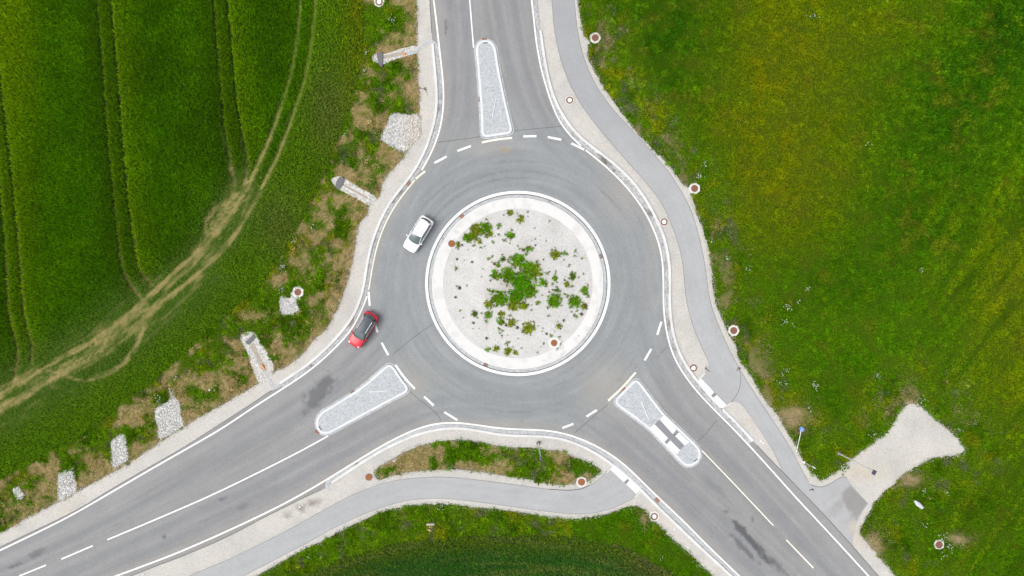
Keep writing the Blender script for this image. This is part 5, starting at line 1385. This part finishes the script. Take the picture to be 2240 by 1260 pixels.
STEP = 3.3
X, Y = scatter(STEP)
kd, cc, gg, dn, hh = veg(X, Y)
keep = (RNG.uniform(0, 1, X.size) < dn) & (kd > 0)
for c_, r_ in (((1302, 83), 12), ((1519, 412.5), 12), ((1604.5, 723), 12), ((652, 639), 13), ((829.5, 4.5), 11), ((2053.5, 1191), 11), ((1272, 1054), 11), ((2006, 1102), 5)):
    keep &= np.hypot(X - c_[0], Y - c_[1]) > r_
PATCHES = [[(853, 250), (868, 247), (890, 249), (925, 250), (922, 295), (886, 333), (850, 318), (830, 305), (840, 283)], [(613, 648), (632, 649), (645, 650), (652, 664), (656, 675), (650, 686), (619, 692), (611, 668)],
           [(339, 893), (352, 885), (370, 876), (386, 868), (394, 880), (402, 935), (348, 965), (338, 915)], [(242, 968), (252, 957), (272, 946), (281, 1010), (248, 1030)], [(127, 1040), (163, 1022), (169, 1075), (128, 1100)], [(27, 1070), (40, 1064), (54, 1086), (44, 1094)],
           [(815, 120), (842, 116), (885, 104), (918, 98), (915, 118), (865, 131), (836, 147), (816, 134)], [(724, 393), (738, 386), (752, 388), (790, 411), (822, 427), (812, 452), (768, 429), (733, 410)],
           [(526, 734), (552, 726), (572, 750), (600, 800), (585, 838), (566, 838), (538, 765)]]
for p in PATCHES: keep &= ~inside(p, X, Y)
X, Y, kd, cc, hh = X[keep], Y[keep], kd[keep], cc[keep], hh[keep]
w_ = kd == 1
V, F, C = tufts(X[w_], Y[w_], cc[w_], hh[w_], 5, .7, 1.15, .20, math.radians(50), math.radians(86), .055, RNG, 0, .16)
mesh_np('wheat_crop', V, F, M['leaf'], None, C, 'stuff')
for k_, nm in ((2, 'verge_weeds'), (3, 'meadow_grass')):
    q = kd == k_
    xs, ys, cs, hs2 = X[q], Y[q], cc[q], hh[q]
    V, F, C = tufts(xs, ys, cs, hs2, 8, .5, 1.1, .24 if k_ == 3 else .28, math.radians(12), math.radians(76), .085, RNG, 0, .10 if k_ == 3 else .25)
    # scattered broad leaved plants standing above the rest
    clov = np.exp(-((xs - 1440) / 110) ** 4 - ((ys - 60) / 240) ** 4); rough = sst(1860, 2060, xs) * sst(620, 420, ys)
    big = RNG.uniform(0, 1, xs.size) < ((.015 + .16 * clov + .09 * rough) if k_ == 3 else .07)
    V2, F2, C2 = tufts(xs[big], ys[big], np.clip(cs[big] * RNG.uniform(.75, 1.5, (big.sum(), 1)), 0, 1), hs2[big] * 1.1, 20, .35, .75, .42, math.radians(5), math.radians(60), .14, RNG, .10, .1)
    V = np.vstack([V, V2]); F = np.vstack([F, F2 + len(C)]); C = np.vstack([C, C2])
    mesh_np(nm, V, F, M['leaf'], None, C, 'stuff')

# ------------------------------------------------------------------ weeds on the roundabout island
def weed_mesh(name, r, seed, col, n, dense=True):
    rg = np.random.default_rng(seed)
    k = max(3, int(n / 9)); cx = np.clip(rg.normal(0, r * .52, k), -r, r); cy = np.clip(rg.normal(0, r * .52, k), -r, r)
    hh_ = np.full(k, 1.0) * min(.42, .16 + r * .16)
    idx = np.repeat(np.arange(k), 9); m = len(idx)
    L = rg.uniform(.45, .95, m) * hh_[idx]
    c = np.clip(np.array(col)[None] * rg.normal(1, .28, (k, 1))[idx] * rg.normal(1, .15, (m, 1)), 0.002, 1)
    brown = (rg.uniform(0, 1, k) < .16)[idx]; c[brown] = np.array((.16, .11, .03)) * rg.normal(1, .2, (brown.sum(), 1))
    V, F, C = leaves(cx[idx] + rg.normal(0, .06, m), cy[idx] + rg.normal(0, .06, m), rg.uniform(0, .1, m) * 1.0, L, L * .42, rg.uniform(0, 6.28, m), rg.uniform(.1, 1.25, m), rg.uniform(-1, 1, m), c)
    o = mesh_np(name, V, F, M['leaf'], None, C)
    return o
GREEN = (.150, .35, .008); YEL = (.27, .36, .014); DRK = (.10, .22, .010)
clumps = [(625, 500, 46, GREEN), (690, 560, 56, GREEN), (560, 590, 52, GREEN), (640, 640, 66, (.11, .36, .005)), (620, 720, 56, (.10, .33, .005)), (600, 775, 42, YEL), (700, 690, 48, GREEN), (740, 560, 40, YEL), (780, 640, 28, GREEN), (480, 590, 33, GREEN), (505, 740, 55, GREEN), (660, 790, 30, YEL),
          (435, 780, 28, YEL), (435, 845, 25, GREEN), (345, 840, 20, DRK), (355, 300, 42, YEL), (415, 295, 38, GREEN), (305, 355, 32, GREEN), (340, 345, 24, YEL), (380, 375, 14, YEL), (240, 398, 14, YEL), (575, 340, 27, GREEN), (640, 235, 24, YEL), (575, 195, 18, YEL), (860, 460, 34, YEL), (860, 615, 18, GREEN), (935, 650, 20, YEL),
          (855, 755, 46, GREEN), (985, 760, 40, GREEN), (1050, 690, 26, GREEN), (1045, 790, 22, YEL), (975, 595, 24, DRK), (885, 920, 18, YEL), (510, 885, 24, GREEN), (585, 895, 26, YEL), (690, 930, 42, YEL), (560, 1080, 25, YEL), (485, 1060, 20, YEL), (610, 1085, 15, YEL), (450, 330, 16, YEL), (520, 840, 20, YEL), (870, 690, 16, DRK), (685, 425, 16, GREEN), (530, 490, 16, DRK), (500, 530, 14, GREEN)]
special = {3: 'biggest bright green weed mass at the middle of the roundabout island', 1: 'green weed clump on the upper right of the central weed mass', 0: 'green weed clump at the top of the central weed mass', 2: 'green weed clump on the left shoulder of the central weed mass',
           15: 'yellow green weed patch at the upper left of the roundabout island', 16: 'green weed patch just right of the upper left weed patch', 27: 'lone feathery green weed clump lower right of the central mass', 28: 'green weed patch near the right apron of the roundabout island', 21: 'small green weed clump alone above the central mass',
           35: 'sparse yellow green weed patch below the central mass', 24: 'sparse brownish weed patch at the upper right of the island', 36: 'yellow green weed clump near the bottom apron of the island', 10: 'green weed clump at the lower left of the central mass'}
for i, (a, b, r, c) in enumerate(clumps):
    p = (920 + a / 2.93, 400 + b / 2.93); rm = r / 2.93 / S
    sparse = r > 30 and i in (24, 35)
    o = weed_mesh('weed_clump', rm * (.88), 900 + i, c, int((70 + 900 * rm * rm * 1.6) * (.7 if sparse else .72 if i < 13 else .9)))
    o.location = W(p, bed_z(p)); o.rotation_euler = (0, 0, 0)
    tag(o, special.get(i, 'small leafy weed clump growing in the gravel of the roundabout island'), 'weed clump', 'weed clumps on the roundabout island')
protos = [weed_mesh('weed_tuft', .08 + .025 * i, 950 + i, c, 20 + 7 * i) for i, c in enumerate((DRK, GREEN, YEL, (.11, .10, .03), DRK, GREEN))]
rg = random.Random(5); spots = []
centres = [(c[0], c[1], c[2]) for c in clumps]
while len(spots) < 285:
    if rg.random() < .6:
        a, b, r = rg.choice(centres); x = a + rg.gauss(0, r * 1.5 + 18); y = b + rg.gauss(0, r * 1.5 + 18)
    else:
        x, y = rg.uniform(150, 1110), rg.uniform(160, 1120)
    p = (920 + x / 2.93, 400 + y / 2.93)
    if math.hypot(p[0] - RC[0], p[1] - RC[1]) < 158 and math.hypot(p[0] - 1212, p[1] - 750) > 16: spots.append(p)
for i, p in enumerate(spots):
    o = protos[i] if i < len(protos) else protos[rg.randrange(len(protos))].copy()
    if i >= len(protos): COL.objects.link(o)
    s = rg.uniform(.45, 1.2) * (0.8 if i % 3 else 1.15)
    o.location = W(p, bed_z(p)); o.rotation_euler = (0, 0, rg.uniform(0, 6.28)); o.scale = (s, s, s)
    tag(o, 'tiny weed tuft scattered in the pale gravel of the roundabout island', 'weed', 'tiny weed tufts on the roundabout island')

# ------------------------------------------------------------------ white flowers in the verges
def flower(p, rad, n, label):
    r = empty('flower_clump', W(p, 0), random.uniform(0, 6), label, 'flowers', 'white flowering plants in the verges')
    q = np.random.default_rng(int(p[0] * 7 + p[1])); m = n * 6
    x = q.normal(0, rad * .5, n); y = q.normal(0, rad * .5, n); h = q.uniform(.35, .6, n)
    bm = bmesh.new()
    for a, b, c in zip(x, y, h):
        s = q.uniform(.028, .055)
        lathe(bm, [(0, c + .02), (s * .6, c + .012), (s, c - .01), (s * .4, c - .02)], 7, a, b)
    bm_obj('blossoms', bm, M['petal'], r)
    idx = np.repeat(np.arange(n), 4); k = len(idx); L = q.uniform(.18, .34, k)
    V, F, C = leaves(x[idx] + q.normal(0, .04, k), y[idx] + q.normal(0, .04, k), q.uniform(0, .12, k), L, L * .35, q.uniform(0, 6.28, k), q.uniform(.2, 1.2, k), q.uniform(-1, 1, k), np.clip(np.array((.10, .23, .01))[None] * q.normal(1, .25, (k, 1)), 0, 1))
    bm = mesh_np('leaves', V, F, M['leaf'], r, C)
    bm = bmesh.new()
    for a, b, c in zip(x, y, h): tube(bm, (a, b, 0), (a, b, c), .012, .008, 4, False)
    bm_obj('stems', bm, M['leafstem'], r)
M['leafstem'] = plain('green stems', (.06, .12, .02), .8, 0, .2, 8)
FL = [((1764, 633), .35, 12, 'white flowers in the meadow, topmost of the four bright clumps east of the path'), ((1744, 657), .3, 9, 'white flowers in the meadow, second of the four bright clumps east of the path'), ((1723, 672), .5, 26, 'widest of the four white flower clumps in the meadow east of the path'), ((1714, 702), .42, 18, 'lowest of the four bright white flower clumps in the meadow east of the path'),
      ((1731, 713), .3, 6, 'few white flowers just right of the lowest bright meadow clump'), ((1590, 567), .45, 13, 'white flowers near the gravel edge right of the path bend'), ((1632, 585), .5, 9, 'thin white flowers one step further into the meadow from the path bend'), ((1554, 529), .3, 8, 'white flowers touching the gravel edge right of the roundabout'),
      ((1915, 821), .55, 22, 'white flowers in open meadow above the gravel turnout'), ((1780, 844), .55, 30, 'dense white flower clump in the weeds right of the path fork'), ((1714, 811), .5, 16, 'loose white flowers in weeds right of the path fork, upper'), ((1699, 838), .35, 8, 'white flowers in weeds right of the path fork, lower left'), ((1714, 838), .35, 9, 'white flowers in weeds right of the path fork, lower right'),
      ((1767, 892), .35, 12, 'white flowers above the dry patch by the lying blue sign'), ((2012, 874), .7, 22, 'white flowers beside the top corner of the gravel turnout'), ((2012, 590), .4, 9, 'faint white flowers alone in the dark green meadow'), ((1773, 39), .6, 15, 'white flowers alone near the top of the eastern meadow'),
      ((1528, 387), .5, 20, 'white flowers just above the manhole at the path bend'), ((1537, 363), .6, 14, 'thin white flowers further above the manhole at the path bend'), ((1893, 317), .5, 10, 'faint white flowers in the middle of the eastern meadow'),
      ((686, 494.5), .3, 8, 'white flowers at the upper edge of the western verge'), ((621, 585), .45, 20, 'white flowers beside the bare patch in the western verge'), ((619, 633), .45, 20, 'white flowers left of the drop shaped manhole'), ((648, 524), .45, 14, 'white flowers at the top of the bare patch in the western verge'),
      ((389, 825), .3, 12, 'white flowers above the spur of the large southwest stone patch'), ((474, 844), .5, 10, 'white flowers scattered above the southwest shoulder'), ((351, 872), .4, 14, 'white flowers at the top left of the large southwest stone patch'), ((858, 48), .5, 20, 'white flowers in the weeds beside the north road'), ((800, 117), .35, 12, 'white flowers left of the upper dark headwall'), ((796, 158), .3, 8, 'white flowers below left of the upper dark headwall'), ((756, 296), .3, 7, 'white flowers left of the large sandy stone patch'),
      ((1909, 952), .6, 20, 'white flowers at the upper left rim of the gravel turnout'), ((1844, 1022), .65, 26, 'white flowers at the corner between turnout and path, near the lamp'), ((2020, 1075), .5, 10, 'white flowers just above the white hexagonal cover'), ((2068, 1076), .5, 9, 'white flowers to the upper right of the white hexagonal cover'), ((2021, 1145), .4, 8, 'white flowers between the hexagonal cover and the weathered manhole'),
      ((2058, 1173), .5, 24, 'white flowers directly above the weathered southeast manhole'), ((2072, 1194), .5, 22, 'white flowers directly right of the weathered southeast manhole'), ((2057, 1212), .5, 14, 'white flowers below the weathered southeast manhole'), ((2092, 941), .5, 10, 'white flowers along the right rim of the gravel turnout'), ((965, 1109), .45, 16, 'white flowers on the weed edge under the footpath curve'), ((676, 1215), .3, 6, 'few white flowers at the weed edge near the lower footpath'), ((1445, 1218), .25, 6, 'pale flowers in the weeds below the southern white manhole')]
for p, rad, n, lb in FL: flower(p, rad, max(4, int(n * .7)), lb)
